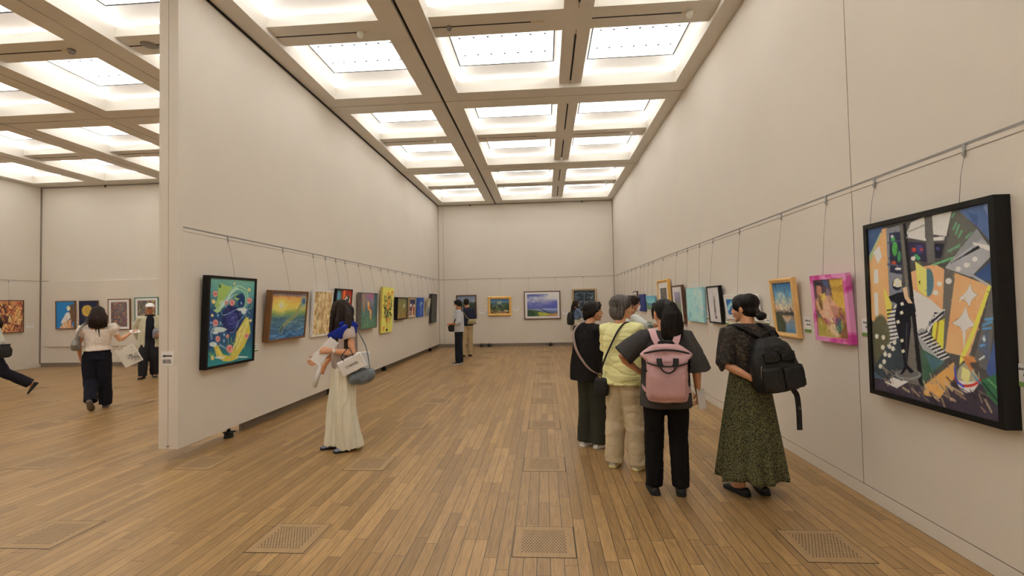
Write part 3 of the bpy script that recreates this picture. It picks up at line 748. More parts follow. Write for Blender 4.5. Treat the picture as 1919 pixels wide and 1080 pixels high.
for k in range(9): L_([(275 + k * 11, 640 + k * 13), (310 + k * 11, 625 + k * 13)], 5, (30, 30, 36)); L_([(278 + k * 11, 647 + k * 13), (312 + k * 11, 632 + k * 13)], 4, (230, 224, 214))
E_((110, 660), (42, 110), (84, 78, 54)); P_([(186, 652), (228, 680), (212, 806), (112, 834), (84, 790), (110, 740), (140, 690)], (50, 56, 58))
for x, y in ((96, 645), (124, 650), (122, 694), (150, 690), (132, 725), (172, 672), (150, 730), (128, 758), (112, 778), (165, 700)): E_((x, y), (8, 11), (208, 194, 164))
P_([(70, 790), (130, 840), (100, 890), (84, 880)], (72, 86, 96))
P_([(190, 150), (206, 145), (290, 868), (226, 850), (222, 470)], (98, 90, 78)); P_([(205, 145), (218, 142), (294, 872), (276, 872)], (18, 16, 18))
P_([(284, 700), (384, 760), (290, 856)], (60, 84, 62)); P_([(300, 720), (380, 760), (330, 800)], (66, 92, 96)); P_([(84, 830), (280, 866), (300, 905), (360, 922), (442, 830), (622, 880), (618, 1026), (88, 884)], (58, 48, 54)); P_([(300, 860), (420, 760), (436, 810), (362, 920), (294, 905)], (188, 138, 74)); P_([(130, 850), (165, 828), (232, 846), (182, 876)], (216, 206, 198))
E_((228, 816), (58, 24), (128, 122, 112)); E_((228, 812), (48, 17), (96, 90, 82))
E_((478, 825), (54, 72), (66, 58, 56)); E_((478, 825), (48, 64), (154, 142, 112)); P_([(432, 840), (524, 850), (500, 890), (470, 894), (444, 876)], (214, 204, 194)); L_([(424, 830), (455, 862), (500, 860), (528, 840)], 8, (176, 54, 42)); P_([(450, 735), (500, 735), (520, 770), (490, 800)], (176, 112, 62)); P_([(455, 780), (490, 800), (480, 860), (450, 830)], (206, 190, 120)); L_([(424, 780), (432, 840), (460, 868)], 7, (60, 70, 140)); P_([(478, 790), (540, 860), (520, 850)], (70, 110, 140)); P_([(486, 762), (524, 760), (520, 830)], (76, 66, 60))
P_([(530, 840), (607, 806), (614, 965), (560, 910)], (50, 92, 58)); L_([(540, 850), (600, 930)], 6, (28, 54, 40)); L_([(560, 836), (606, 880)], 6, (86, 130, 84))
a.strokes(60, .06, .012, [(150, 120, 90), (110, 96, 88), (40, 34, 38), (180, 150, 110)], (.1, .86, .95, .99), (0, 1.2), .7)
a.brush(1100, .018, .008, 9, .4)
P_([(150, 470), (182, 452), (214, 448), (232, 470), (246, 540), (236, 520), (242, 600), (232, 700), (226, 772), (256, 802), (240, 810), (224, 790), (204, 816), (196, 812), (214, 780), (200, 690), (180, 612), (172, 560), (182, 500), (160, 490)], (14, 15, 24)); P_([(146, 468), (184, 452), (190, 478), (156, 490)], (14, 15, 24))
E_((182, 416), (21, 25), (22, 26, 44)); P_([(164, 420), (170, 394), (184, 386), (200, 400), (202, 424), (184, 428)], (222, 212, 150)); P_([(176, 400), (184, 388), (186, 426), (180, 426)], (250, 240, 220)); P_([(205, 432), (222, 424), (230, 470), (252, 505), (242, 518), (214, 476)], (208, 164, 128)); P_([(228, 500), (256, 500), (262, 535), (240, 560)], (14, 15, 24))
for x, y in ((203, 502), (201, 541), (186, 582), (203, 665), (208, 712)): P_([(x - 8, y - 4), (x + 4, y - 10), (x + 9, y + 3), (x - 3, y + 9)], (226, 206, 160))
P_([(222, 586), (226, 586), (222, 780), (218, 700)], (60, 54, 52))
a.rough(9, 10)
picture('R', 3.218, .867, 1.044, 1.263, .085, .0, a, 'large cubist painting with a black figure, in deep black frame, nearest the viewer', F_black, .035, FLAT, grp='pictures on the right wall')
a = Art(110, 126, (150, 112, 50), 2, [(135, 150), (512, 130), (585, 930), (205, 868)])
P_, E_, L_ = a.poly, a.ell, a.line
P_([(330, 135), (512, 130), (555, 530), (520, 545), (400, 480), (365, 300)], (188, 148, 62)); P_([(345, 240), (520, 220), (530, 330), (380, 300)], (168, 124, 50)); P_([(135, 150), (330, 140), (360, 300), (350, 380), (250, 330), (160, 400)], (84, 62, 66)); P_([(240, 150), (300, 145), (320, 260), (270, 220)], (60, 82, 110)); P_([(150, 170), (250, 190), (240, 240), (180, 260)], (30, 26, 36)); P_([(175, 215), (230, 215), (240, 330), (200, 360), (178, 320)], (176, 116, 84)); P_([(300, 240), (350, 300), (340, 370), (290, 340)], (120, 96, 104))
P_([(165, 400), (250, 340), (340, 360), (460, 510), (440, 640), (390, 700), (300, 720), (250, 640), (190, 520)], (198, 148, 112)); P_([(222, 340), (275, 315), (292, 390), (250, 440)], (206, 168, 82)); P_([(200, 370), (230, 350), (262, 520), (240, 545), (205, 470)], (112, 78, 36)); P_([(300, 370), (355, 362), (365, 470), (330, 450)], (176, 128, 102)); P_([(340, 480), (460, 510), (440, 650), (400, 640)], (170, 112, 92)); P_([(262, 440), (310, 440), (390, 690), (350, 690), (260, 580)], (210, 156, 124)); P_([(250, 640), (300, 720), (340, 780), (350, 700), (320, 650)], (140, 72, 66))
P_([(180, 520), (250, 640), (240, 650), (186, 640)], (92, 72, 60)); P_([(345, 730), (400, 720), (470, 880), (430, 900), (350, 800)], (190, 160, 120)); P_([(400, 690), (470, 650), (500, 800), (470, 860)], (60, 74, 84)); P_([(200, 680), (300, 740), (440, 905), (205, 866)], (150, 132, 58)); P_([(480, 790), (560, 700), (585, 925), (490, 912)], (112, 74, 40)); P_([(415, 640), (450, 640), (440, 740), (400, 720)], (120, 60, 92))
for q in ([(455, 520), (525, 550)], [(460, 560), (520, 660)], [(470, 600), (540, 720)], [(465, 640), (520, 745)], [(380, 650), (400, 700)]): L_(q, 15, (120, 60, 70))
L_([(210, 660), (240, 710), (235, 730)], 14, (170, 176, 80)); L_([(222, 680), (244, 700)], 5, (230, 226, 190)); a.strokes(30, .09, .02, [(222, 176, 140), (236, 206, 170), (170, 110, 90)], (.35, .55, .65, .95), (1, 2), .6); a.strokes(10, .08, .03, [(50, 84, 110), (120, 150, 80)], (.6, .72, .85, .88), (0, 3), .7)
a.brush(500, .07, .025, 10, .5); a.rough(8, 8)
picture('R', 4.244, 1.203, .512, .587, .045, .057, a, 'painting of tangled limbs in a magenta splashed frame, left of the large cubist one', F_pink, .042, FLAT, grp='pictures on the right wall')
a = Art(70, 100, (60, 90, 110), 3)
a.grad([(0, (44, 84, 118)), (.25, (96, 140, 158)), (.42, (168, 164, 140)), (.52, (196, 152, 112)), (.58, (120, 106, 96)), (.62, (60, 56, 50)), (.7, (130, 112, 92)), (.8, (110, 120, 128)), (1, (80, 110, 132))])
c = a.cloud(5, 5); a.mixm(np.clip((c - .52) * 5, 0, 1) * (a.v < .57), (58, 76, 96), .6); a.mixm(np.clip((.45 - c) * 6, 0, 1) * (a.v < .55) * (a.v > .2), (222, 196, 150), .7)
for k in range(16): a.line([(.5 + .05 * math.cos(k * .4), .5), (.5 + .7 * math.cos(k * .4), .5 - .6 * abs(math.sin(k * .4)))], .025, (176, 190, 186), .18)
a.poly([(0, .6), (.3, .66), (.5, .8), (.42, 1), (0, 1)], (62, 66, 46)); a.poly([(.78, .5), (.86, .5), (.86, .6), (.78, .6)], (60, 60, 66)); a.poly([(0, .6), (1, .59), (1, .63), (0, .62)], (50, 48, 44)); a.poly([(.35, .66), (.85, .66), (.6, .8), (.5, .78)], (196, 160, 118), .7)
a.strokes(60, .12, .02, [(70, 96, 120), (150, 140, 120), (210, 180, 140)], (0, .3, 1, .58), (-.4, .4), .35); a.brush(500, .06, .02, 12, .5); a.rough(8, 12)
picture('R', 5.030, 1.192, .474, .605, .045, .084, a, 'tall cloudy sunset sky painting in pale wood frame, leaning forward', F_oak, .045, ROUND, grp='pictures on the right wall')
a = Art(100, 44, (50, 110, 150), 4)
s_ = np.sin((a.u * 9 + a.v * 3.2 + a.cloud(3, 2) * 2.2) * 2.2); a.mixm(np.clip(s_, 0, 1), (206, 214, 214), .85); a.mixm(np.clip(-s_ * 1.2, 0, 1), (28, 74, 118), .8); s2 = np.sin((a.u * 15 + a.v * 4 + a.cloud(4, 7) * 2) * 2); a.mixm(np.clip(s2 - .3, 0, 1), (84, 160, 190), .6)
a.brush(300, .07, .02, 9, .45)
picture('R', 6.130, 1.325, 1.006, .322, .03, .136, a, 'wide blue and white striped abstract in a white mount, leaning forward', F_white, .012, FLAT, matw=.045, grp='pictures on the right wall')
a = Art(76, 84, (196, 182, 174), 5)
a.rough(6, 5); a.poly([(.46, .62), (.5, .25), (.53, .24), (.54, .6)], (74, 68, 66)); a.poly([(.52, .6), (.58, .26), (.61, .3), (.58, .62)], (88, 80, 76)); a.ell((.53, .72), (.075, .17), (84, 74, 70)); a.ell((.55, .8), (.05, .09), (150, 138, 128)); a.ell((.55, .68), (.02, .03), (20, 18, 18)); a.ell((.58, .87), (.06, .04), (60, 54, 52)); a.strokes(40, .08, .012, [(50, 46, 46), (130, 118, 110), (170, 158, 148)], (.47, .3, .62, .88), (1.2, 1.9), .7)
picture('R', 7.012, 1.240, .497, .545, .05, .071, a, 'pencil drawing of a hare on pale paper in black frame', F_black, .022, FLAT, matw=.0, gloss=True, cat='picture', grp='pictures on the right wall')
a = Art(110, 76, (146, 182, 178), 6)
c = a.cloud(4, 3); a.mixm(np.clip((c - .5) * 4, 0, 1), (112, 160, 158)); a.strokes(110, .16, .012, [(206, 214, 204), (190, 206, 196), (222, 226, 218)], (.4, .02, 1, .95), (.6, 2.6), .75); a.strokes(30, .2, .012, [(200, 210, 202), (66, 134, 136)], (0, .0, .7, 1), (.8, 2.4), .5); a.rough(8, 16)
picture('R', 7.949, 1.225, .841, .557, .04, .031, a, 'unframed aqua canvas with white squiggles', None, grp='pictures on the right wall')
a = Art(60, 64, (130, 118, 140), 7)
a.grad([(0, (150, 138, 158)), (.4, (124, 110, 130)), (.6, (104, 116, 70)), (1, (60, 84, 50))]); a.strokes(80, .14, .04, [(92, 120, 60), (160, 140, 170), (70, 96, 120), (60, 70, 40), (180, 170, 130)], (0, 0, 1, 1), (0, 3), .5)
a.brush(300, .07, .02, 9, .45)
picture('R', 8.868, 1.161, .645, .696, .05, .059, a, 'purple and green picture with white mat in dark frame, left of the aqua canvas', F_brown, .03, FLAT, matw=.09, gloss=True, grp='pictures on the right wall')
a = Art(60, 52, (96, 86, 76), 8)
a.rough(30, 8); a.strokes(80, .12, .03, [(60, 56, 50), (140, 126, 110), (90, 84, 60), (50, 44, 44)], (0, 0, 1, 1), (0, 3), .6)
picture('R', 9.923, 1.296, .868, .712, .06, .043, a, 'grey landscape with broad white mat in a gold frame', F_gold, .05, ROUND, matw=.12, gloss=True, grp='pictures on the right wall')
a = Art(70, 34, (110, 168, 190), 9)
a.grad([(0, (88, 154, 188)), (.5, (140, 184, 196)), (.56, (60, 110, 160)), (.7, (70, 120, 150)), (.75, (120, 140, 90)), (1, (150, 150, 96))]); a.poly([(0, .3), (.25, .6), (.4, 1), (0, 1)], (96, 130, 92)); a.strokes(40, .12, .05, [(60, 96, 60), (190, 180, 120), (40, 70, 130), (100, 130, 80)], (.1, .6, 1, 1), (0, 3), .6)
picture('R', 11.189, 1.368, .915, .321, .03, .103, a, 'small seaside landscape with pale blue sky, leaning forward', None, grp='pictures on the right wall')
a = Art(40, 34, (36, 44, 92), 10); a.rough(12, 5); a.line([(.6, .1), (.55, .9)], .05, (90, 96, 140), .6)
picture('R', 12.157, 1.310, .691, .432, .04, .048, a, 'dark navy blue canvas behind the masked visitor', None, grp='pictures on the right wall')
a = Art(30, 24, (120, 100, 80), 11); a.rough(30, 5)
picture('R', 13.114, 1.489, .536, .350, .04, .013, a, 'small dark framed picture with white mat, farthest seen on the right wall', F_brown, .03, FLAT, matw=.06, grp='pictures on the right wall')
# ---- pictures on the partition
a = Art(200, 248, (60, 100, 110), 12, [(158, 97), (605, 128), (575, 890), (130, 978)])
a.grad([(0, (104, 150, 128)), (.2, (78, 124, 116)), (.4, (32, 60, 86)), (.75, (36, 70, 92)), (.9, (40, 108, 104)), (1, (38, 110, 110))])
P_, E_, L_ = a.poly, a.ell, a.line
a.mixm(np.clip(.35 - a.u, 0, 1) * (a.v > .35) * (a.v < .8) * 2, (24, 50, 96)); a.rough(9, 6)
L_([(235, 415), (300, 350), (370, 240), (440, 195), (505, 225), (525, 300), (500, 390)], 58, (132, 166, 132)); L_([(250, 405), (320, 330), (390, 225), (450, 200)], 16, (178, 196, 164)); L_([(440, 195), (505, 225), (525, 300), (505, 390)], 12, (84, 130, 110))
P_([(240, 185), (268, 152), (330, 178), (385, 190), (350, 230), (290, 330), (240, 400), (205, 380), (235, 300)], (140, 160, 78)); E_((258, 182), (12, 20), (66, 96, 60)); P_([(190, 420), (240, 400), (280, 420), (230, 450)], (150, 170, 110)); E_((470, 325), (36, 72), (18, 44, 82)); E_((430, 290), (26, 30), (140, 160, 90)); E_((455, 285), (40, 18), (26, 50, 80))
E_((378, 512), (92, 138), (28, 30, 72)); E_((378, 512), (60, 90), (36, 38, 88)); th = np.linspace(0, 14, 60); L_([(382 + 3.6 * t * math.cos(t), 512 + 5.6 * t * math.sin(t)) for t in th], 5, (104, 112, 176), .8, False)
for k in range(50):
    x, y = a.rg.uniform(290, 490), a.rg.uniform(380, 650); E_((x, y), a.rg.uniform(1.5, 4), (176, 176, 206), .8, .5)
for x, y in ((470, 350), (302, 660), (265, 545), (172, 545), (240, 470), (300, 720)): E_((x, y), (9, 13), (168, 186, 206), .8, .9)
P_([(520, 478), (540, 500), (552, 560), (560, 640), (500, 770), (430, 880), (300, 922), (228, 872), (205, 790), (240, 760), (290, 850), (360, 868), (410, 780), (420, 640), (470, 560)], (182, 162, 66))
a.strokes(0, .1, .01, [(1, 1, 1)])
for k in range(34):
    t = k / 33; x0, y0 = 440 + 100 * t, 620 - 130 * t; L_([(x0, y0), (x0 - 30 + a.rg.uniform(-20, 20), y0 + 120), (x0 - 90 + a.rg.uniform(-30, 30), y0 + 250)], 6, [(206, 190, 104), (156, 132, 44), (222, 212, 150)][k % 3], .8)
L_([(215, 780), (250, 870), (340, 905), (430, 880)], 34, (186, 160, 70)); L_([(240, 800), (270, 860)], 12, (216, 190, 110))
for k in range(10): L_([(330 + k * 7, 340 - k * 9), (270 + k * 12, 330 - k * 2), (240 + k * 8, 350 + k * 5)], 5, (188, 196, 190), .7)
for k in range(7): L_([(250, 740 + k * 5), (300 + k * 6, 780 + k * 4), (350, 830)], 4, (150, 160, 176), .7)
a.brush(900, .026, .008, 12, .45)
for x, y, r in ((380, 345, 30), (552, 325, 28), (216, 545, 32), (356, 797, 38), (523, 672, 24), (335, 676, 18), (240, 702, 28), (212, 258, 28), (320, 345, 20)):
    for k in range(7):
        t = k * .9 + x; E_((x + math.cos(t) * r * .4, y + math.sin(t) * r * .5), (r * .5, r * .6), [(196, 122, 108), (206, 146, 126), (180, 104, 96)][k % 3], .9, .5)
    for k in range(3): E_((x + math.cos(k * 2.1 + y) * r * .2, y + math.sin(k * 2.1 + y) * r * .25), (r * .22, r * .28), (170, 80, 78), .7, .7)
for x, y, r in ((547, 217, 18), (183, 472, 16), (560, 520, 16), (188, 888, 22), (196, 335, 24), (402, 156, 13)):
    for k in range(5):
        t = k * 1.3 + x; E_((x + math.cos(t) * r * .4, y + math.sin(t) * r * .45), (r * .5, r * .6), [(204, 178, 110), (190, 156, 92)][k % 2], .85, .6)
for x, y, rx, ry in ((478, 412, 50, 16), (495, 430, 26, 30), (260, 612, 60, 26), (215, 640, 30, 16), (195, 755, 38, 24), (262, 882, 50, 12), (480, 876, 60, 8)): E_((x, y), (rx, ry), (196, 196, 178), .9, .35)
L_([(170, 640), (190, 600), (250, 590), (330, 610)], 10, (176, 186, 172)); L_([(180, 700), (175, 640), (200, 590)], 22, (120, 140, 140), .8)
for q in ([(275, 440), (290, 470), (350, 450), (420, 410), (460, 400)], [(430, 590), (450, 530), (490, 480), (520, 465)], [(355, 640), (400, 630), (430, 560), (440, 520)], [(540, 350), (530, 420), (560, 455)], [(160, 620), (175, 580), (290, 560)], [(280, 380), (350, 300), (420, 260)]): L_(q, 5, (150, 190, 200), .9)
for q in ([(150, 840), (178, 870), (205, 845)], [(170, 830), (180, 868)], [(370, 690), (380, 740), (420, 760)], [(505, 740), (500, 790)], [(575, 370), (560, 400), (540, 410)], [(340, 690), (345, 745)]): L_(q, 8, (140, 170, 90), .9)
a.brush(250, .025, .008, 8, .35)
picture('L', 5.497, .910, .888, 1.071, .075, .041, a, 'teal fantasy painting with spiral and roses in deep black frame, nearest on the partition', F_black, .03, FLAT, grp='pictures on the partition')
a = Art(130, 96, (100, 120, 110), 13)
a.grad([(0, (80, 84, 100)), (.05, (120, 96, 90)), (.11, (196, 134, 70)), (.25, (212, 168, 76)), (.36, (186, 170, 84)), (.44, (120, 136, 74)), (.5, (92, 120, 86)), (.56, (74, 104, 104)), (.75, (50, 82, 104)), (1, (36, 66, 104))])
a.ell((.26, .28), (.16, .19), (226, 190, 96), .6, .9); a.ell((.26, .28), (.05, .065), (240, 216, 160), 1, .8)
a.strokes(90, .22, .016, [(120, 148, 150), (40, 66, 84), (150, 170, 160), (34, 60, 92)], (0, .52, 1, .98), (-.5, .5), .5); a.strokes(16, .16, .012, [(230, 190, 110), (222, 160, 90)], (0, .1, 1, .35), (-.15, .05), .6)
for k in range(9): a.line([(0, .6 + k * .045), (.2, .63 + k * .045), (.4, .6 + k * .045), (.7, .66 + k * .04), (1, .6 + k * .04)], .008, (130, 160, 164), .5)
a.line([(.3, .8), (.42, .68), (.6, .57), (.74, .45), (.83, .3), (.9, .18)], .10, (124, 140, 100), .55); a.line([(.32, .78), (.46, .64), (.66, .52), (.8, .3), (.88, .2)], .03, (150, 122, 60), .8); a.ell((.91, .2), (.09, .14), (110, 140, 140), .7, .6); a.ell((.91, .19), (.045, .07), (50, 78, 116), .9, .6); a.line([(.34, .75), (.3, .83)], .04, (52, 70, 60)); a.line([(.0, .96), (.2, .9), (.35, .97), (.55, .88), (.75, .93), (1, .86)], .02, (70, 130, 170), .8)
a.brush(700, .06, .014, 9, .45, (-.4, .4)); a.rough(7, 12)
picture('L', 6.733, 1.121, 1.003, .724, .085, .095, a, 'sunset over a green sea in walnut box frame, leaning forward', F_walnut, .028, FLAT, grp='pictures on the partition')
a = Art(70, 80, (190, 160, 112), 14)
c = a.cloud(9, 4); a.mixm(np.clip((c - .5) * 5, 0, 1), (150, 112, 66), .8); a.mixm(np.clip((.42 - c) * 6, 0, 1), (214, 190, 146), .8); a.strokes(120, .05, .022, [(92, 62, 36), (120, 86, 48), (216, 196, 150)], (0, 0, 1, 1), (.8, 2.4), .7)
picture('L', 7.889, 1.091, .704, .789, .04, .066, a, 'speckled tan abstract in white frame beside the sunset sea', F_white, .028, FLAT, grp='pictures on the partition')
a = Art(70, 80, (140, 34, 22), 15)
a.rough(22, 6); a.poly([(0, 0), (.32, 0), (.36, 1), (0, 1)], (54, 38, 30)); a.ell((.16, .22), (.16, .22), (70, 120, 96), .9, .7); a.ell((.12, .14), (.09, .1), (84, 130, 170), .9, .6); a.poly([(.42, 0), (.56, 0), (.52, 1), (.4, 1)], (196, 92, 34)); a.ell((.72, .24), (.22, .13), (196, 110, 50), 1, .3); a.ell((.72, .25), (.17, .09), (216, 206, 190), 1, .2); a.ell((.74, .24), (.10, .1), (24, 26, 30), 1, .15); a.ell((.71, .2), .03, (230, 230, 226)); a.line([(.5, .22), (.72, .1), (.96, .26)], .03, (30, 18, 16)); a.strokes(30, .2, .03, [(170, 50, 26), (100, 20, 20), (190, 80, 40)], (.5, .4, 1, 1), (1.2, 1.9), .6)
a.brush(300, .07, .02, 9, .45)
picture('L', 8.697, 1.144, .711, .781, .045, .09, a, 'red painting of a staring eye in black frame', F_black, .022, FLAT, grp='pictures on the partition')
a = Art(80, 70, (84, 100, 92), 16)
a.grad([(0, (128, 104, 118)), (.25, (112, 106, 112)), (.5, (76, 96, 90)), (1, (84, 112, 76))]); a.ell((.7, .08), (.3, .1), (150, 84, 110), .8, .8); a.poly([(.8, 0), (1, 0), (1, .7), (.84, .7)], (58, 84, 84)); a.line([(.12, .05), (.2, .5)], .06, (156, 118, 74)); a.line([(.25, .05), (.22, .5)], .05, (136, 100, 70)); a.line([(.46, .3), (.48, .4), (.6, .5), (.62, .7)], .12, (190, 124, 62)); a.ell((.45, .3), (.06, .08), (206, 150, 76)); a.ell((.62, .55), (.06, .12), (214, 150, 92)); a.line([(.56, .4), (.68, .5), (.7, .66)], .05, (110, 52, 76)); a.strokes(130, .1, .02, [(60, 100, 72), (110, 140, 96), (48, 80, 70)], (0, .55, 1, 1), (.6, 2.5), .6); a.rough(10, 9)
a.brush(300, .07, .02, 9, .45)
picture('L', 9.938, 1.099, .944, .774, .09, .049, a, 'green and mauve garden scene with orange figure in grey box frame', F_grey, .016, FLAT, grp='pictures on the partition')
a = Art(64, 100, (216, 182, 84), 17)
a.rough(10, 4)
for q in ([(.5, .95), (.52, .6), (.55, .2)], [(.5, .8), (.3, .5), (.25, .25)], [(.55, .7), (.75, .5), (.8, .3)], [(.7, .8), (.74, .6)], [(.4, .75), (.35, .6)]): a.line(q, .02, (84, 76, 34))
a.strokes(80, .11, .035, [(60, 70, 32), (48, 58, 36), (110, 112, 50)], (.15, .2, .85, .7), (0, 3.1), .9)
for x, y in ((.5, .16), (.53, .3), (.5, .45), (.83, .12), (.52, .72), (.2, .9), (.55, .38)): a.ell((x, y), (.1, .05), (214, 140, 60), .95, .5); a.ell((x + .04, y - .02), (.05, .025), (190, 96, 40), .8, .6)
a.ell((.5, .94), (.08, .03), (24, 20, 16))
picture('L', 11.187, .932, .815, 1.098, .05, .061, a, 'tall unframed yellow canvas of orange flowers', None, grp='pictures on the partition')
a = Art(60, 42, (116, 104, 56), 18)
a.grad([(0, (108, 104, 64)), (.6, (124, 104, 52)), (1, (140, 100, 50))]); a.strokes(60, .24, .02, [(60, 62, 36), (150, 130, 70), (86, 96, 60), (70, 50, 28)], (0, .2, 1, 1), (1.2, 2.2), .7); a.strokes(10, .1, .03, [(196, 196, 170)], (.6, .3, .9, .5), (.6, 2), .7)
a.brush(300, .07, .02, 9, .45)
picture('L', 12.331, 1.208, .873, .591, .09, .049, a, 'olive still life of stalks in deep black frame', F_black, .03, FLAT, grp='pictures on the partition')
a = Art(44, 40, (92, 46, 56), 19)
a.poly([(0, 0), (1, 0), (1, .3), (0, .3)], (44, 44, 70)); a.poly([(.55, .2), (.75, 1), (.45, 1)], (206, 170, 110)); a.ell((.2, .36), (.2, .1), (224, 206, 180)); a.ell((.85, .4), (.12, .1), (224, 206, 190)); a.poly([(.7, .5), (1, .5), (1, 1), (.78, 1)], (146, 74, 50)); a.strokes(10, .1, .04, [(220, 210, 200)], (.1, .7, .4, .95), (0, 1), .8)
a.brush(300, .07, .02, 9, .45)
picture('L', 13.396, 1.211, .676, .606, .05, .085, a, 'small maroon picture with cream wedge in brown frame', F_cream, .05, ROUND, matw=.02, grp='pictures on the partition')
a = Art(44, 40, (32, 66, 130), 20); a.rough(8, 5); a.line([(.55, .3), (.56, .9)], .05, (206, 170, 150)); a.line([(.35, .42), (.56, .25), (.78, .34)], .05, (170, 176, 170)); a.ell((.55, .25), (.08, .06), (150, 160, 150))
picture('L', 14.339, 1.212, .721, .591, .04, .043, a, 'plain blue canvas with a single pale stem', None, grp='pictures on the partition')
a = Art(30, 40, (118, 122, 132), 21); a.grad([(0, (150, 146, 130)), (.4, (136, 136, 136)), (1, (98, 106, 124))]); a.ell((.6, .3), (.3, .2), (196, 180, 140), .9, .6)
picture('L', 15.193, 1.220, .403, .579, .045, .147, a, 'narrow grey blue picture leaning far forward', F_cream, .02, FLAT, grp='pictures on the partition')
a = Art(40, 50, (70, 66, 56), 22); a.rough(25, 8); a.strokes(50, .15, .03, [(50, 54, 48), (96, 84, 66), (60, 70, 64)], (0, 0, 1, 1), (1, 2), .6)
picture('L', 15.944, .968, .758, .978, .08, .04, a, 'tall murky green painting in charcoal frame, nearest the far corner', F_blackgrey, .04, FLAT, grp='pictures on the partition')
# ---- pictures on the back wall
a = Art(60, 68, (50, 54, 46), 23)
a.grad([(0, (104, 110, 124)), (.25, (128, 128, 134)), (.34, (50, 60, 44)), (.6, (40, 46, 34)), (.75, (54, 44, 66)), (1, (60, 48, 60))]); a.strokes(80, .08, .03, [(60, 76, 46), (34, 40, 32), (90, 96, 70)], (0, .3, 1, .7), (0, 3), .7); a.strokes(40, .05, .025, [(130, 112, 150), (90, 70, 120), (170, 160, 170)], (.2, .6, 1, .95), (0, 3), .8); a.line([(.75, .16), (.75, .35)], .02, (50, 56, 46)); a.ell((.6, .45), (.06, .05), (206, 180, 120))
a.brush(300, .07, .02, 9, .45)
picture('B', -2.870, 1.031, .750, .870, .04, .02, a, 'dark garden painting in brown frame behind two men', F_brown, .045, BEVEL, grp='pictures on the back wall')
a = Art(80, 64, (50, 66, 50), 24)
a.grad([(0, (54, 78, 108)), (.25, (92, 116, 124)), (.35, (52, 66, 54)), (.65, (40, 50, 36)), (.85, (110, 92, 60)), (1, (120, 84, 54))]); a.poly([(.1, .35), (.35, .2), (.45, .1), (.55, .25), (.75, .45), (.1, .6)], (72, 84, 84)); a.strokes(20, .15, .02, [(190, 186, 140), (150, 156, 110)], (.36, .12, .56, .4), (1.2, 1.9), .8); a.strokes(120, .09, .04, [(60, 80, 44), (96, 108, 52), (30, 42, 34), (130, 124, 70)], (0, .4, 1, .85), (0, 3), .7); a.ell((.52, .52), (.07, .06), (34, 40, 88)); a.strokes(30, .14, .04, [(190, 150, 100), (170, 84, 54), (206, 180, 140), (60, 50, 40)], (0, .78, 1, 1), (0, .8), .8)
a.brush(300, .07, .02, 9, .45)
picture('B', -1.643, 1.123, .858, .700, .055, .02, a, 'mountain landscape in a gold frame', F_gold, .085, ROUND, grp='pictures on the back wall')
a = Art(120, 84, (92, 96, 140), 25)
a.grad([(0, (96, 104, 146)), (.2, (176, 170, 170)), (.35, (150, 146, 160)), (.5, (96, 98, 148)), (.64, (76, 80, 130)), (.66, (150, 152, 164)), (.74, (112, 116, 150)), (.8, (88, 94, 130)), (1, (60, 70, 50))])
c = a.cloud(4, 8); a.mixm(np.clip((c - .5) * 5, 0, 1) * (a.v < .62) * np.clip(1.3 - a.u, 0, 1), (76, 78, 134), .8); a.mixm(np.clip((.47 - c) * 6, 0, 1) * np.clip((.52 - a.v) * 5, 0, 1), (216, 204, 186), .9); a.mixm(np.clip((a.u - .45) * 3, 0, 1) * np.clip((a.v - .22) * 6, 0, 1) * (a.v < .655), (68, 72, 136), .65)
a.ell((.85, .12), (.3, .14), (206, 194, 176), .6, .8); a.poly([(0, .68), (.35, .74), (.6, .84), (1, .9), (1, 1), (0, 1)], (66, 84, 48)); a.poly([(0, .72), (.2, .76), (.3, 1), (0, 1)], (40, 62, 44)); a.poly([(.35, .8), (.6, .84), (.9, .95), (.5, 1), (.38, .95)], (156, 150, 60)); a.poly([(.7, .92), (1, .86), (1, 1), (.66, 1)], (160, 112, 62)); a.line([(.46, .68), (.62, .8), (.72, .84)], .03, (44, 44, 50)); a.line([(.0, .67), (.46, .66)], .012, (60, 66, 104)); a.rough(6, 12)
a.brush(300, .07, .02, 9, .45)
picture('B', -.096, .970, 1.312, 1.019, .04, .02, a, 'large storm clouds over the sea, white mat and dark wood frame', F_brown, .035, FLAT, matw=.075, gloss=True, grp='pictures on the back wall')
a = Art(80, 90, (34, 42, 48), 26)
a.rough(14, 6); a.strokes(90, .14, .014, [(150, 150, 146), (90, 104, 110), (196, 190, 180), (60, 76, 84), (150, 120, 96)], (.08, .05, .95, .9), (-.5, .6), .75); a.line([(.05, .3), (.15, .12), (.5, .1), (.85, .15), (.95, .4)], .02, (140, 160, 170), .7); a.line([(.5, .1), (.5, .9)], .03, (150, 140, 130), .6)
a.brush(300, .07, .02, 9, .45)
picture('B', 1.423, 1.049, .871, .989, .045, .02, a, 'dark teal abstract with white strokes in champagne frame, by the right corner', F_cream, .06, ROUND, grp='pictures on the back wall')
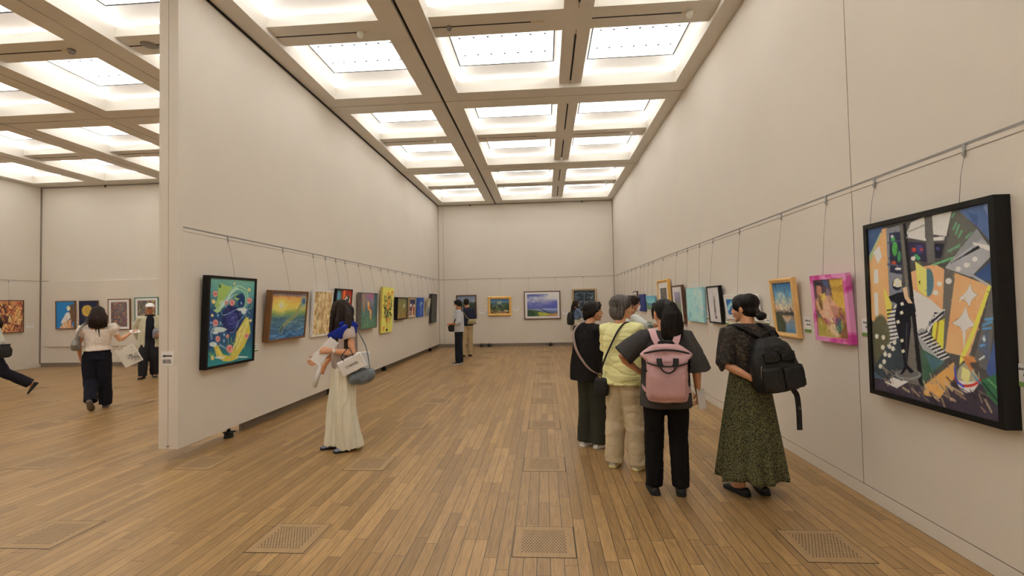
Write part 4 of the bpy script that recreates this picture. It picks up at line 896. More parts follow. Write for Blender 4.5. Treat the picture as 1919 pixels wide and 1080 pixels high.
# ---- pictures of the left wing
a = Art(60, 82, (36, 104, 150), 27)
a.poly([(.7, .15), (.95, .1), (.98, .8), (.75, .7)], (96, 70, 46)); a.ell((.68, .25), (.1, .09), (214, 190, 150)); a.poly([(.3, .7), (.55, .42), (.72, .4), (.8, .6), (.5, .8), (.25, .82)], (206, 192, 170)); a.poly([(.2, .95), (.4, .78), (.8, .66), (.95, 1), (.2, 1)], (190, 140, 96)); a.strokes(12, .3, .03, [(220, 200, 170), (110, 60, 50), (150, 110, 70)], (.3, .75, .9, .98), (1.1, 1.9), .8); a.line([(.55, .6), (.62, .75)], .02, (120, 50, 50))
a.brush(300, .07, .02, 9, .45)
picture('LB', -13.765, 1.091, .598, .809, .05, .02, a, 'white robed figure on blue ground in walnut frame, left wing', F_walnut, .022, FLAT, grp='pictures of the left wing')
a = Art(56, 80, (26, 34, 52), 28); a.ell((.42, .35), (.3, .21), (176, 140, 60), 1, .08); a.ell((.5, .32), (.22, .16), (150, 116, 50), .6, .5); a.poly([(.3, .6), (.7, .55), (.9, 1), (.2, 1)], (60, 56, 60))
a.brush(300, .07, .02, 9, .45)
picture('LB', -13.059, 1.079, .573, .815, .04, .02, a, 'golden disc on a night blue ground, behind the woman in white blouse', F_brown, .018, FLAT, grp='pictures of the left wing')
for wx, z0, w_, h_, fr, sd, lab in ((-12.127, 1.041, .672, .885, F_walnut, 29, 'multicoloured speckled abstract in brown frame with white mat'), (-11.293, 1.066, .723, .889, F_green, 30, 'speckled yellow and green abstract in green frame behind the capped man')):
    a = Art(60, 80, (96, 78, 72), sd); a.strokes(420, .07, .03, [(150, 84, 60), (70, 60, 84), (96, 110, 70), (176, 140, 90), (60, 44, 50), (140, 70, 90), (80, 100, 110)] + ([(190, 170, 60), (90, 120, 60)] * 2 if sd == 30 else []), (0, 0, 1, 1), (0, 3), .8)
    picture('LB', wx, z0, w_, h_, .04, .02, a, lab, fr, .025, FLAT, matw=.065, gloss=True, grp='pictures of the left wing')
a = Art(70, 84, (176, 116, 72), 31); a.rough(16, 5); a.strokes(110, .22, .05, [(90, 40, 40), (206, 150, 84), (60, 36, 34), (150, 70, 46), (216, 180, 110)], (0, .05, 1, .95), (.2, 2.6), .75)
picture('LW', 11.899, 1.038, .704, .895, .05, .0, a, 'ochre and maroon abstract in thin brown frame at the left edge', F_brown, .02, FLAT, grp='pictures of the left wing')
# ---- wires, given where they leave the rail
def wires(wall, items):
    for s_, z, off, lab in items: wire(wall, s_, z, off, lab)
wires('R', [(2.95, 2.12, .05, 'near wire of the large cubist painting'), (3.713, 2.12, .05, 'far wire of the large cubist painting'), (4.328, 1.78, .06, 'wire of the magenta framed painting'), (5.119, 1.78, .07, 'wire of the cloudy sunset sky painting'), (6.184, 1.63, .06, 'wire of the blue striped abstract'),
            (7.134, 1.77, .07, 'wire of the hare drawing'), (7.734, 1.77, .04, 'near wire of the aqua canvas'), (8.385, 1.77, .04, 'far wire of the aqua canvas'), (9.05, 1.85, .06, 'wire of the purple and green picture'), (10.079, 2.0, .06, 'wire of the gold framed grey landscape'),
            (11.008, 1.68, .05, 'near wire of the seaside landscape'), (11.493, 1.68, .05, 'far wire of the seaside landscape'), (12.0, 1.73, .04, 'near wire of the navy canvas'), (12.4, 1.73, .04, 'far wire of the navy canvas'), (13.075, 1.83, .03, 'wire of the small dark framed picture')])
wires('L', [(5.529, 1.97, .1, 'wire of the teal fantasy painting'), (6.749, 1.83, .12, 'wire of the sunset sea painting'), (7.672, 1.87, .07, 'near wire of the tan abstract'), (8.12, 1.87, .07, 'far wire of the tan abstract'), (8.53, 1.91, .08, 'near wire of the eye painting'), (8.95, 1.91, .08, 'far wire of the eye painting'), (9.607, 1.86, .1, 'near wire of the garden scene'), (10.3, 1.86, .1, 'far wire of the garden scene'),
            (10.958, 2.02, .09, 'near wire of the yellow flower canvas'), (11.48, 2.02, .09, 'far wire of the yellow flower canvas'), (12.05, 1.79, .1, 'near wire of the olive still life'), (12.65, 1.79, .1, 'far wire of the olive still life'), (13.4, 1.81, .08, 'wire of the maroon picture'), (14.207, 1.8, .05, 'near wire of the blue canvas'), (14.6, 1.8, .05, 'far wire of the blue canvas'), (15.2, 1.79, .1, 'wire of the leaning grey blue picture'), (15.75, 1.94, .1, 'near wire of the murky green painting'), (16.2, 1.94, .1, 'far wire of the murky green painting')])
wires('B', [(-2.839, 1.89, .04, 'wire of the dark garden painting'), (-1.627, 1.81, .05, 'wire of the gold framed mountain landscape'), (-.699 + .12, 1.98, .04, 'left wire of the storm clouds picture'), (.521 - .12, 1.98, .04, 'right wire of the storm clouds picture'), (1.404, 2.03, .04, 'wire of the dark teal abstract')])
wires('LW', [(11.9, 1.92, .03, 'wire of the ochre and maroon abstract')])
# bare wires near the far end of the right wall
for k, y in enumerate((13.727, 14.301, 14.868, 15.481, 16.265)): wire('R', y, 1.5, .012, 'bare thin wire on the right wall, %s from the far corner' % ORD[4 - k])
# ---- caption cards
for s_, z, w_, h_, lab, nst in ((8.534, 1.36, .10, .10, 'left of the aqua canvas', 4), (7.50, 1.34, .10, .12, 'left of the hare drawing', 5), (6.70, 1.295, .11, .12, 'right of the hare drawing', 0), (5.52, 1.337, .11, .09, 'left of the cloudy sunset sky painting', 0), (4.70, 1.33, .11, .14, 'left of the magenta framed painting', 0), (3.86, 1.348, .13, .14, 'left of the large cubist painting', 0), (2.655, 1.162, .11, .12, 'right of the large cubist painting', 0)):
    caption('R', s_, z, w_, h_, 'white caption card ' + lab, True, 2, nst)
caption('L', 6.07, 1.06, .11, .10, 'white caption card right of the teal fantasy painting', True, 2)
caption('L', 7.40, 1.37, .05, .03, 'white caption card right of the sunset sea painting', False, 0, 3)
caption('L', 11.78, 1.18, .05, .04, 'white caption card right of the yellow flower canvas', False, 1)
for s_, z, lab in ((-2.30, 1.27, 'right of the dark garden painting'), (-1.06, 1.36, 'right of the mountain landscape'), (.72, 1.2, 'right of the storm clouds picture')): caption('B', s_, z, .20, .11, 'white caption card ' + lab, False, 2)
for s_, z, lab in ((-13.41, 1.3, 'right of the white robed figure'), (-11.71, 1.26, 'right of the multicoloured abstract')): caption('LB', s_, z, .12, .10, 'white caption card ' + lab, False, 2)
caption('LW', 12.45, 1.2, .2, .09, 'white caption card right of the ochre and maroon abstract', False, 1)
# ================================================================== the people
SKIN = mat('skin', A(172, 118, 82), .5, var=.06, vscale=14)
SKIN_T = mat('tanned skin', A(150, 94, 60), .5, var=.06, vscale=14)
M_eyew = mat('eye white', A(205, 195, 185), .3, var=0); M_iris = mat('dark iris', (.02, .013, .01, 1), .2, var=0)
M_lip = mat('lips', A(150, 78, 66), .5, var=.05)
def hair_mat(name, c0, c1, rough=.5):
    mt, t, b = nt(name); N, L = t.nodes.new, t.links.new
    tc = N('ShaderNodeTexCoord'); mp = N('ShaderNodeMapping'); mp.inputs['Scale'].default_value = (90, 90, 5); L(tc.outputs['Object'], mp.inputs[0])
    nz = N('ShaderNodeTexNoise'); nz.inputs['Scale'].default_value = 1; nz.inputs['Detail'].default_value = 3; L(mp.outputs[0], nz.inputs['Vector'])
    rp = N('ShaderNodeValToRGB'); rp.color_ramp.elements[0].color = c0; rp.color_ramp.elements[0].position = .35; rp.color_ramp.elements[1].color = c1; rp.color_ramp.elements[1].position = .68
    L(nz.outputs[0], rp.inputs[0]); L(rp.outputs[0], b.inputs['Base Color']); b.inputs['Roughness'].default_value = rough; b.inputs['Specular IOR Level'].default_value = .2
    bp = N('ShaderNodeBump'); bp.inputs['Strength'].default_value = .5; bp.inputs['Distance'].default_value = .004; L(nz.outputs[0], bp.inputs['Height']); L(bp.outputs[0], b.inputs['Normal'])
    return mt
H_black = hair_mat('black hair', (.006, .005, .005, 1), (.016, .013, .012, 1)); H_brown = hair_mat('dark brown hair', (.010, .006, .004, 1), (.035, .020, .013, 1)); H_grey = hair_mat('greying hair', (.035, .030, .027, 1), (.17, .155, .14, 1))
V = Vector
def cloth(name, col, **k):
    kw = dict(rough=.88, var=.08, vscale=9, bump=.15, bscale=420, spec=.2); kw.update(k); return mat(name, col, **kw)
def folds(amp=.006, f=(9, 9, 4), seed=0, z0=None):
    o = V((seed * 3.1, seed * 1.7, seed * 5.3))
    def d(p):
        q = V((p.x * f[0], p.y * f[1], p.z * f[2])) + o
        w_ = q + V((noise.noise(q * .7 + o), noise.noise(q * .7 - o), noise.noise(q * .7 + o * 2))) * .6
        n_ = noise.noise(w_); r = abs(noise.noise(w_ * 1.4 + o))
        return amp * (1.1 * n_ + .3 * noise.noise(q * 2.3) - .55 * max(0, 1 - r / .16))
    return d
class Person:
    def __init__(s, loc, deg, Hh, label, head=(0, 0, 0), skin=None, fine=True, hoff=(0, 0, 0)):
        s.S = Hh / 1.6; s.deg = deg; s.fine = fine; s.skin = skin or SKIN
        s.root = empty('person', (loc[0], loc[1], 0), (0, 0, math.radians(deg)), label, 'person', 'visitors')
        s.M = Matrix.Translation((loc[0], loc[1], 0)) @ Matrix.Rotation(math.radians(deg), 4, 'Z')
        s.sh = {1: V((.150, -.012, 1.288)), -1: V((-.150, -.012, 1.288))}
        s.hip = {1: V((.075, 0, .84)), -1: V((-.075, 0, .84))}
        s.HC = V((0, .016, 1.487)) + V(hoff)
        y, p, r = [math.radians(q) for q in head]
        s.HM = Matrix.Translation(s.HC) @ Matrix.Rotation(y, 4, 'Z') @ Matrix.Rotation(p, 4, 'X') @ Matrix.Rotation(r, 4, 'Y')
        s.arm = {}; s.leg = {}; s.handspec = {}
    def arms(s, side, elbow, wrist, fdir=None, palm=None, curl=.5):
        E = s.sh[side] + (V(elbow) - s.sh[side]).normalized() * .262
        W = E + (V(wrist) - E).normalized() * .225
        s.arm[side] = (E, W)
        d = V(fdir).normalized() if fdir else (W - E).normalized()
        n_ = V(palm) if palm else V((-side, 0, 0)); n_ = (n_ - d * n_.dot(d)).normalized()
        s.handspec[side] = (d, n_, curl); return s
    def legs(s, side, ankle, knee_fwd=.02, toe=0, heel_up=0):
        A_ = V(ankle); h = s.hip[side]; mid = (h + A_) / 2 + V((0, knee_fwd, .01)); s.leg[side] = (mid, A_, math.radians(toe), heel_up); return s
    def hand(s, bm, side):
        E, W = s.arm[side]; d, n_, curl = s.handspec[side]; th = d.cross(n_) * side   # thumb side
        tube(bm, [W - (W - E).normalized() * .02, W + d * .02, W + d * .055, W + d * .085], [(.024, .018), (.032, .016), (.038, .015), (.037, .012)], 12, side=th)
        for k, ln in enumerate((.066, .076, .071, .056)):
            b = W + d * (.082 - .004 * abs(k - 1.2)) + th * (.029 - .0195 * k); pts = [b - d * .02, b]; a = 0; spread = (1.2 - k) * .05
            for seg, fr in enumerate((.42, .33, .25)):
                a += curl * (.55, .75, .6)[seg]
                dd = (d * math.cos(a) + n_ * math.sin(a) + th * spread * math.cos(a)).normalized(); pts.append(pts[-1] + dd * ln * fr)
            tube(bm, pts, [.0085, .0085, .008, .0072, .0062], 8, side=th)
        b = W + d * .022 + th * .024; d1 = (d * .7 + th * .6 + n_ * .35).normalized(); d2 = (d * .85 + th * .2 + n_ * .45).normalized()
        tube(bm, [b - d1 * .012, b + d1 * .03, b + d1 * .042 + d2 * .022, b + d1 * .042 + d2 * .046], [.0125, .0105, .0092, .0075], 8, side=n_)
    def scale(s, bm):
        for v in bm.verts: v.co *= s.S
        return bm
    def skinobj(s, name, bm, mt, voxel, smooth=3, disp=None):
        return remesh_obj(name, s.scale(bm), voxel * s.S, mt, s.root, smooth, disp)
    def plain(s, name, bm, mt, parent=None, smooth=True):
        return bm_obj(name, s.scale(bm), mt, parent or s.root, smooth)
    def head_bm(s, bm):
        M = s.HM
        ell(bm, (0, -.012, .024), (.072, .089, .084), M); ell(bm, (0, .020, -.018), (.061, .066, .086), M); ell(bm, (0, .030, -.068), (.044, .047, .036), M); ell(bm, (0, .068, -.091), (.021, .016, .016), M)
        for q in (-1, 1):
            ell(bm, (q * .036, .056, -.030), (.025, .022, .027), M); ell(bm, (q * .074, -.006, -.006), (.010, .019, .031), M); ell(bm, (q * .0095, .091, -.031), (.0085, .011, .0075), M)
            ell(bm, (q * .029, .075, .010), (.015, .011, .009), M)
        tube(bm, [M @ V((0, .078, .020)), M @ V((0, .091, -.004)), M @ V((0, .103, -.026))], [.008, .0095, .0115], 10)
        ell(bm, (0, .071, .030), (.046, .014, .013), M); ell(bm, (0, .082, -.056), (.021, .0125, .0085), M); ell(bm, (0, .081, -.066), (.018, .0125, .0085), M)
        n0 = V((0, -.022, 1.28)); n1 = M @ V((0, -.018, -.06)); tube(bm, [n0, (n0 + n1) / 2, n1], [.058, .051, .050], 14)
    def body(s):
        bm = bmesh.new(); s.head_bm(bm)
        tube(bm, [V((0, 0, .86)), V((0, 0, .90)), V((0, .005, 1.0)), V((0, 0, 1.14)), V((0, -.012, 1.24)), V((0, -.02, 1.30))], [(.10, .07), (.115, .08), (.112, .078), (.125, .085), (.12, .075), (.07, .055)], 20)
        for sd in (1, -1):
            if sd in s.arm:
                E, W = s.arm[sd]; sh = s.sh[sd]
                tube(bm, [sh + V((-sd * .05, 0, .0)), sh, sh.lerp(E, .5), E, E.lerp(W, .25), E.lerp(W, .6), W], [.04, .042, .039, .033, .036, .030, .021], 12); s.hand(bm, sd)
            if sd in s.leg:
                K, An, toe, up = s.leg[sd]; h = s.hip[sd]
                tube(bm, [h, h.lerp(K, .5), K, K.lerp(An, .35), An.lerp(K, .12), An], [.072, .066, .047, .048, .034, .032], 14)
                tube(bm, [An + V((0, -.01, 0)), An + s.fdir(sd, .06 * math.cos(up) - .035 * math.sin(up), -.035 * math.cos(up) - .06 * math.sin(up)), An + s.fdir(sd, .11 * math.cos(up) - .05 * math.sin(up), -.05 * math.cos(up) - .11 * math.sin(up))], [.03, .028, .02], 10)
        o = s.skinobj('body', bm, s.skin, .0052 if s.fine else .0085, 2)
        bm = bmesh.new()
        for q in (-1, 1): ell(bm, (q * .029, .0795, .0085), (.0125, .0085, .0058), s.HM, 12, 8, 0); ell(bm, (q * .029, .0845, .0085), (.0055, .0045, .0055), s.HM, 10, 6, 1)
        s.plain('eyes', bm, [M_eyew, M_iris])
        bm = bmesh.new(); ell(bm, (0, .0905, -.0575), (.019, .0058, .0042), s.HM); ell(bm, (0, .0895, -.0645), (.016, .006, .0048), s.HM); s.plain('lips', bm, M_lip)
        bm = bmesh.new()
        for q in (-1, 1): tube(bm, [s.HM @ V((q * .012, .087, .026)), s.HM @ V((q * .03, .085, .031)), s.HM @ V((q * .047, .072, .026))], [.0028, .0034, .002], 6)
        s.plain('eyebrows', bm, s.hairmat); return s
    def fdir(s, side, f, z):
        t = s.leg[side][2]; return V((-math.sin(t) * f, math.cos(t) * f, z))
    def top(s, name, rings, sleeves, mt, voxel=.009, disp=None, collar=None, cm=None):
        """rings: (z, rx, ry, y); sleeves: {side: (fraction 0..2 of the arm, r0, r1)}"""
        bm = bmesh.new(); X, Y = V((1, 0, 0)), V((0, 1, 0)); rs = sorted(rings)
        loft(bm, [ring((0, r[3], r[0] - .001), X, Y, r[1] * .9, r[2] * .9, 28, 2.3) for r in rs[:1]] + [ring((r[4] if len(r) > 4 else 0, r[3], r[0]), X, Y, r[1], r[2], 28, 2.3) for r in rs])
        for sd, (fr, r0, r1) in sleeves.items():
            E, W = s.arm[sd]; sh = s.sh[sd]; pts = [sh + V((-sd * .055, 0, -.005)), sh + V((sd * .005, 0, -.004)), sh.lerp(E, .5)]; rad = [r0 * .88, r0, (r0 * 1.5 + r1 * .5) / 2]
            if fr <= 1: pts = pts[:2] + [sh.lerp(E, fr * .55), sh.lerp(E, fr)]; rad = [r0 * .88, r0, (r0 + r1) / 2, r1]
            else: pts += [E, E.lerp(W, (fr - 1) * .5), E.lerp(W, fr - 1)]; rad += [(r0 + r1) / 2, (r0 * .4 + r1 * 1.6) / 2, r1]
            tube(bm, pts, rad, 20, round_ends=False)
        if collar:
            n0 = V((0, -.02, 1.30)); n1 = s.HC + V((0, -.035, -.12)); tube(bm, [n0, n0.lerp(n1, collar)], [.066, .062], 18, round_ends=False)
        return s.skinobj(name, bm, mt, voxel, 4, disp)
    def trousers(s, mt, rings=None, rad=(.098, .076, .066), hem=.05, voxel=.009, disp=None, name='trousers', flare=None):
        bm = bmesh.new(); X, Y = V((1, 0, 0)), V((0, 1, 0))
        rings = rings or [(.98, .135, .098, 0), (.92, .152, .108, 0), (.85, .162, .114, -.004), (.79, .15, .105, -.004)]
        loft(bm, [ring((0, r[3], r[0]), X, Y, r[1], r[2], 28, 2.3) for r in sorted(rings)])
        for sd in (1, -1):
            K, An, toe, up = s.leg[sd]; h = s.hip[sd]; e = An + (An - K).normalized() * (.075 - hem)
            tube(bm, [h + V((0, 0, .02)), h.lerp(K, .5), K, K.lerp(e, .5), e], [(rad[0] * .92, rad[0] * 1.05), (rad[0] * .5 + rad[1] * .5,) * 2, rad[1], (rad[1] + rad[2]) / 2, rad[2]], 20, round_ends=False)
        return s.skinobj(name, bm, mt, voxel, 4, disp)
    def shoes(s, mt, sole=None, low=False):
        for sd in (1, -1):
            K, An, toe, up = s.leg[sd]; M = Matrix.Translation((An.x, An.y, 0)) @ Matrix.Rotation(toe, 4, 'Z')
            if up: M = Matrix.Translation(An) @ Matrix.Rotation(toe, 4, 'Z') @ Matrix.Rotation(-up, 4, 'X') @ Matrix.Translation((0, 0, -.075))
            prof = [(-.066, .026, .052), (-.05, .034, .066), (-.01, .035, .074 if not low else .05), (.05, .038, .058 if not low else .038), (.10, .043, .044), (.145, .040, .036), (.172, .026, .028)]
            bm = bmesh.new(); z0 = .014
            loft(bm, [[M @ V((rx * math.copysign(abs(math.cos(t)) ** .7, math.cos(t)), y, z0 - .004 + max(0, math.sin(t)) ** .8 * (h - z0 + .004))) for t in [2 * math.pi * k / 20 for k in range(20)]] for y, rx, h in prof])
            b2 = bmesh.new()
            loft(b2, [[M @ V((x, y, z)) for x, z in ((-rx - .003, .001), (rx + .003, .001), (rx + .004, z0 + .005), (-rx - .004, z0 + .005))] for y, rx, h in [(-.072, .022, 0)] + prof + [(.180, .012, 0)]])
            so = s.plain('shoe', bm, mt); s.plain('sole', b2, sole or M_dark, so)
    def hair(s, ells=(), tubes=(), mt=None, voxel=.0065, amp=.0035, tubes_world=(), name='hair', smooth=2):
        bm = bmesh.new()
        for c, r in ells: ell(bm, c, r, s.HM, 24, 16)
        for p, r in tubes: tube(bm, [s.HM @ V(q) for q in p], r, 14)
        for p, r in tubes_world: tube(bm, [V(q) for q in p], r, 14)
        HMi = s.HM.inverted(); S = s.S
        def d(p):
            q = HMi @ (p / S); a = math.atan2(q.x, q.y)
            return amp * (noise.noise(V((q.x * 75, q.y * 75, q.z * 7))) + .6 * noise.noise(V((q.x * 160, q.y * 160, q.z * 10))))
        return s.skinobj(name, bm, mt or s.hairmat, voxel if s.fine else .0095, smooth, d)
    def glasses(s, mt):
        bm = bmesh.new(); M = s.HM
        for q in (-1, 1):
            tube(bm, [M @ V((q * (.030 + .022 * math.cos(t)), .098 - .012 * abs(math.cos(t) - .0) * (1 if math.cos(t) > 0 else .3), .006 + .017 * math.sin(t))) for t in [k * math.pi / 8 for k in range(17)]], .0016, 6)
            tube(bm, [M @ V((q * .052, .088, .010)), M @ V((q * .073, .05, .012)), M @ V((q * .077, .0, .008))], .0016, 6)
        tube(bm, [M @ V((-.008, .100, .010)), M @ V((.008, .100, .010))], .0016, 6); s.plain('glasses', bm, mt)
    def mask(s, mt):
        bm = bmesh.new(); rg = []
        for z, hw, fy in ((-.012, .056, .094), (-.03, .060, .108), (-.055, .058, .106), (-.082, .048, .094), (-.10, .034, .078)):
            rg.append([s.HM @ V((hw * math.sin(t), (fy - .048) * math.cos(t) + .045 + o, z)) for o in (0,) for t in [(-1.35 + 2.7 * k / 12) for k in range(13)]] + [s.HM @ V((hw * .95 * math.sin(t), (fy - .052) * math.cos(t) + .043, z)) for t in [(1.35 - 2.7 * k / 12) for k in range(13)]])
        loft(bm, rg)
        for q in (-1, 1): tube(bm, [s.HM @ V((q * .055, .055, -.03)), s.HM @ V((q * .076, .01, .0)), s.HM @ V((q * .08, -.02, -.01))], .0012, 5)
        s.plain('face_mask', bm, mt)
    # things carried: own top-level objects standing where the person carries them
    def item(s, name, o, label, cat, group=None):
        o = V(o) * s.S
        r = empty(name, s.M @ o, (0, 0, math.radians(s.deg)), label, cat, group); return [r, o]
    def ipart(s, it, name, bm, mt, parent=None, smooth=True, voxel=None, disp=None, sm=3):
        s.scale(bm)
        for v in bm.verts: v.co -= it[1]
        if voxel:
            o = remesh_obj(name, bm, voxel, mt, parent or it[0], sm, disp); return o
        return bm_obj(name, bm, mt, parent or it[0], smooth)
def sbox(bm, rings, n=28, pw=4, mi=0):
    """soft box: (cx, cy, z, rx, ry)"""
    X, Y = V((1, 0, 0)), V((0, 1, 0)); loft(bm, [ring((r[0], r[1], r[2]), X, Y, r[3], r[4], n, pw) for r in rings], mi=mi)
def sheet(bm, c, ux, uy, w_, h_, t=.002):
    c, ux, uy = V(c), V(ux).normalized(), V(uy).normalized(); n_ = ux.cross(uy).normalized()
    vs = [bm.verts.new(c + ux * (a * w_ / 2) + uy * (b * h_ / 2) + n_ * (k * t / 2)) for k in (-1, 1) for b in (-1, 1) for a in (-1, 1)]
    for q in ((0, 2, 3, 1), (4, 5, 7, 6), (0, 1, 5, 4), (2, 6, 7, 3), (0, 4, 6, 2), (1, 3, 7, 5)): bm.faces.new([vs[i] for i in q])
CAP = [((0, -.016, .034), (.083, .098, .085)), ((0, -.045, -.005), (.076, .064, .07))]
M_black = cloth('black cloth', (.010, .009, .009, 1)); M_blacktr = cloth('black trouser cloth', (.007, .0065, .0065, 1), var=.12)
M_blacknylon = mat('black nylon', (.012, .0125, .013, 1), .55, var=.15, vscale=6, spec=.35); M_paper = mat('white paper', A(214, 202, 186), .7, var=.04, vscale=5)
M_blackshoe = mat('black shoe leather', (.010, .009, .009, 1), .5, var=.1); M_gold = mat('gold ring', A(190, 150, 80), .35, metal=.8, var=.05); M_steel = mat('steel', (.4, .4, .4, 1), .35, metal=.9, var=.05)
# ------------------------------------------------ woman with the pink backpack
p = Person((.985, 4.02), -8, 1.60, 'woman in dark grey shirt wearing pink backpack, hand on hip', head=(22, -4, 0)); p.hairmat = H_black
p.arms(-1, (-.365, -.05, 1.115), (-.20, .06, .985), (.75, .6, -.2), (.4, -.6, -.6), .5).arms(1, (.255, -.02, 1.02), (.262, .05, .80), (.05, .25, -1), (-1, .2, 0), .9)
p.hip = {1: V((.09, 0, .84)), -1: V((-.09, 0, .84))}; p.legs(-1, (-.112, -.01, .075), .02, 8).legs(1, (.10, .0, .075), .02, -6)
p.body()
M_shirtg = cloth('dark grey shirt cloth', A(54, 49, 44), vscale=4)
p.top('shirt', [(1.345, .062, .058, -.018), (1.318, .115, .078, -.014), (1.285, .165, .098, -.01), (1.22, .182, .122, -.005), (1.08, .188, .128, 0), (.92, .198, .132, 0), (.80, .208, .138, 0), (.715, .212, .142, 0)], {-1: (.95, .082, .098), 1: (1.06, .086, .115)}, M_shirtg, .0075, folds(.007, (6, 6, 4), 1), collar=.5)
p.trousers(M_blacktr, rad=(.096, .080, .070), hem=.06, disp=folds(.006, (6, 6, 9), 2)); p.shoes(M_blackshoe)
p.hair(CAP + [((0, -.07, .05), (.05, .05, .05))], [([(0, -.075, .075), (0.005, -.118, .055), (.012, -.135, -.02), (.02, -.13, -.12), (.03, -.12, -.2), (.035, -.115, -.25)], [.03, (.05, .042), (.078, .05), (.085, .048), (.07, .04), (.03, .02)]), ([(.03, -.1, .02), (.06, -.1, -.1), (.075, -.09, -.2), (.08, -.085, -.27)], [.03, .035, .028, .01]), ([(-.03, -.11, 0), (-.05, -.11, -.1), (-.05, -.10, -.19), (-.045, -.1, -.23)], [.03, .035, .028, .01]), ([(-.045, .05, .075), (-.078, .03, .02), (-.08, .02, -.05)], [.02, .014, .006]), ([(.045, .05, .075), (.078, .03, .02), (.08, .02, -.05)], [.02, .014, .006])])
M_pink = mat('dusty pink nylon', A(160, 119, 111), .6, var=.08, vscale=5, bump=.1, bscale=60); M_pinkd = mat('pink webbing', A(172, 130, 122), .75, var=.05)
it = p.item('backpack', (-.01, -.24, .80), 'dusty pink backpack with black zipper and two black handles', 'backpack')
bm = bmesh.new(); cy = -.225
sbox(bm, [(-.01, cy, .795, .115, .045), (-.01, cy, .805, .145, .07), (-.01, cy, .84, .16, .085), (-.01, cy, .95, .158, .09), (-.01, cy, 1.08, .155, .085), (-.01, cy, 1.12, .160, .078), (-.01, cy, 1.15, .198, .056), (-.01, cy, 1.17, .204, .045), (-.01, cy + .005, 1.195, .175, .048), (-.01, cy + .01, 1.225, .13, .045), (-.01, cy + .015, 1.245, .09, .03)], pw=3.6)
bd = p.ipart(it, 'bag_body', bm, M_pink, voxel=.008, disp=folds(.007, (9, 9, 7), 5))
bm = bmesh.new(); sbox(bm, [(-.01, cy - .06, .83, .12, .03), (-.01, cy - .065, .86, .135, .04), (-.01, cy - .065, 1.0, .138, .04), (-.01, cy - .06, 1.06, .13, .03), (-.01, cy - .055, 1.075, .12, .02)], pw=4); p.ipart(it, 'front_pocket', bm, M_pink, voxel=.008, disp=folds(.006, (9, 9, 6), 6))
def arc(z0, dz, hw, y, n_=9, dx=-.01, dy=.03): return [(dx + hw * (2 * k / (n_ - 1) - 1), y + dy * (2 * k / (n_ - 1) - 1) ** 2, z0 + dz * (2 * k / (n_ - 1) - 1) ** 2) for k in range(n_)]
bm = bmesh.new(); tube(bm, arc(1.206, -.030, .168, cy - .056, dy=.03), .008, 8); p.ipart(it, 'zipper', bm, M_blacknylon)
bm = bmesh.new(); tube(bm, arc(1.085, .022, .15, cy - .112, dy=.05), .0055, 8); p.ipart(it, 'pocket_zipper', bm, M_blacknylon)
for q in (-1, 1):
    bm = bmesh.new(); ribbon(bm, [(-.01 + q * .062, cy - .088, 1.145), (-.01 + q * .06, cy - .1, 1.11), (-.01 + q * .052, cy - .108, 1.085)], .042, .006, (0, -1, 0)); p.ipart(it, 'handle_tab', bm, M_blacknylon, smooth=False)
bm = bmesh.new(); tube(bm, smooth_curve([(-.066, cy - .108, 1.10), (-.055, cy - .118, 1.06), (-.01, cy - .125, 1.037), (.035, cy - .118, 1.06), (.046, cy - .108, 1.10)], 5), .0065, 8); p.ipart(it, 'handle', bm, M_blacknylon)
bm = bmesh.new(); box(bm, -.03, .01, cy - .088, cy - .08, 1.118, 1.13); p.ipart(it, 'patch', bm, M_pinkd, smooth=False)
for q in (-1, 1):
    bm = bmesh.new(); pts = smooth_curve([(q * .065, -.165, 1.245), (q * .085, -.142, 1.285), (q * .098, -.09, 1.338), (q * .108, -.01, 1.352), (q * .115, .075, 1.318), (q * .12, .12, 1.22), (q * .14, .1, 1.05), (q * .165, -.02, .9), (q * .15, -.17, .86)], 5); c = V((0, -.01, 1.15))
    ribbon(bm, pts, .052, .012, [(V(x) - V((x[0] * .7, -.01, 1.15))).normalized() for x in pts]); p.ipart(it, 'strap', bm, M_pinkd, smooth=False)
bm = bmesh.new(); tube(bm, smooth_curve([(-.06, -.17, 1.255), (-.03, -.175, 1.268), (0, -.178, 1.262), (.03, -.175, 1.268), (.05, -.17, 1.255)], 4), .008, 8); p.ipart(it, 'grab_loop', bm, M_blacknylon)
for q in (-1, 1):
    bm = bmesh.new(); bbox(bm, q * .172 - .012, q * .172 + .012, cy - .02, cy + .05, 1.03, 1.13, .006, 2); tube(bm, [(q * .172, cy - .02, 1.1), (q * .18, cy - .03, 1.06), (q * .165, cy - .05, 1.04)], .008, 8); p.ipart(it, 'side_buckle', bm, M_blacknylon)
it = p.item('folded_paper', (.27, .06, .72), 'white folded paper held in the right hand of the pink backpack wearer', 'paper')
bm = bmesh.new(); sheet(bm, (.285, .03, .775), (.8, .5, 0), (-.1, -.05, 1), .075, .17, .006); p.ipart(it, 'leaflet', bm, M_paper, smooth=False)
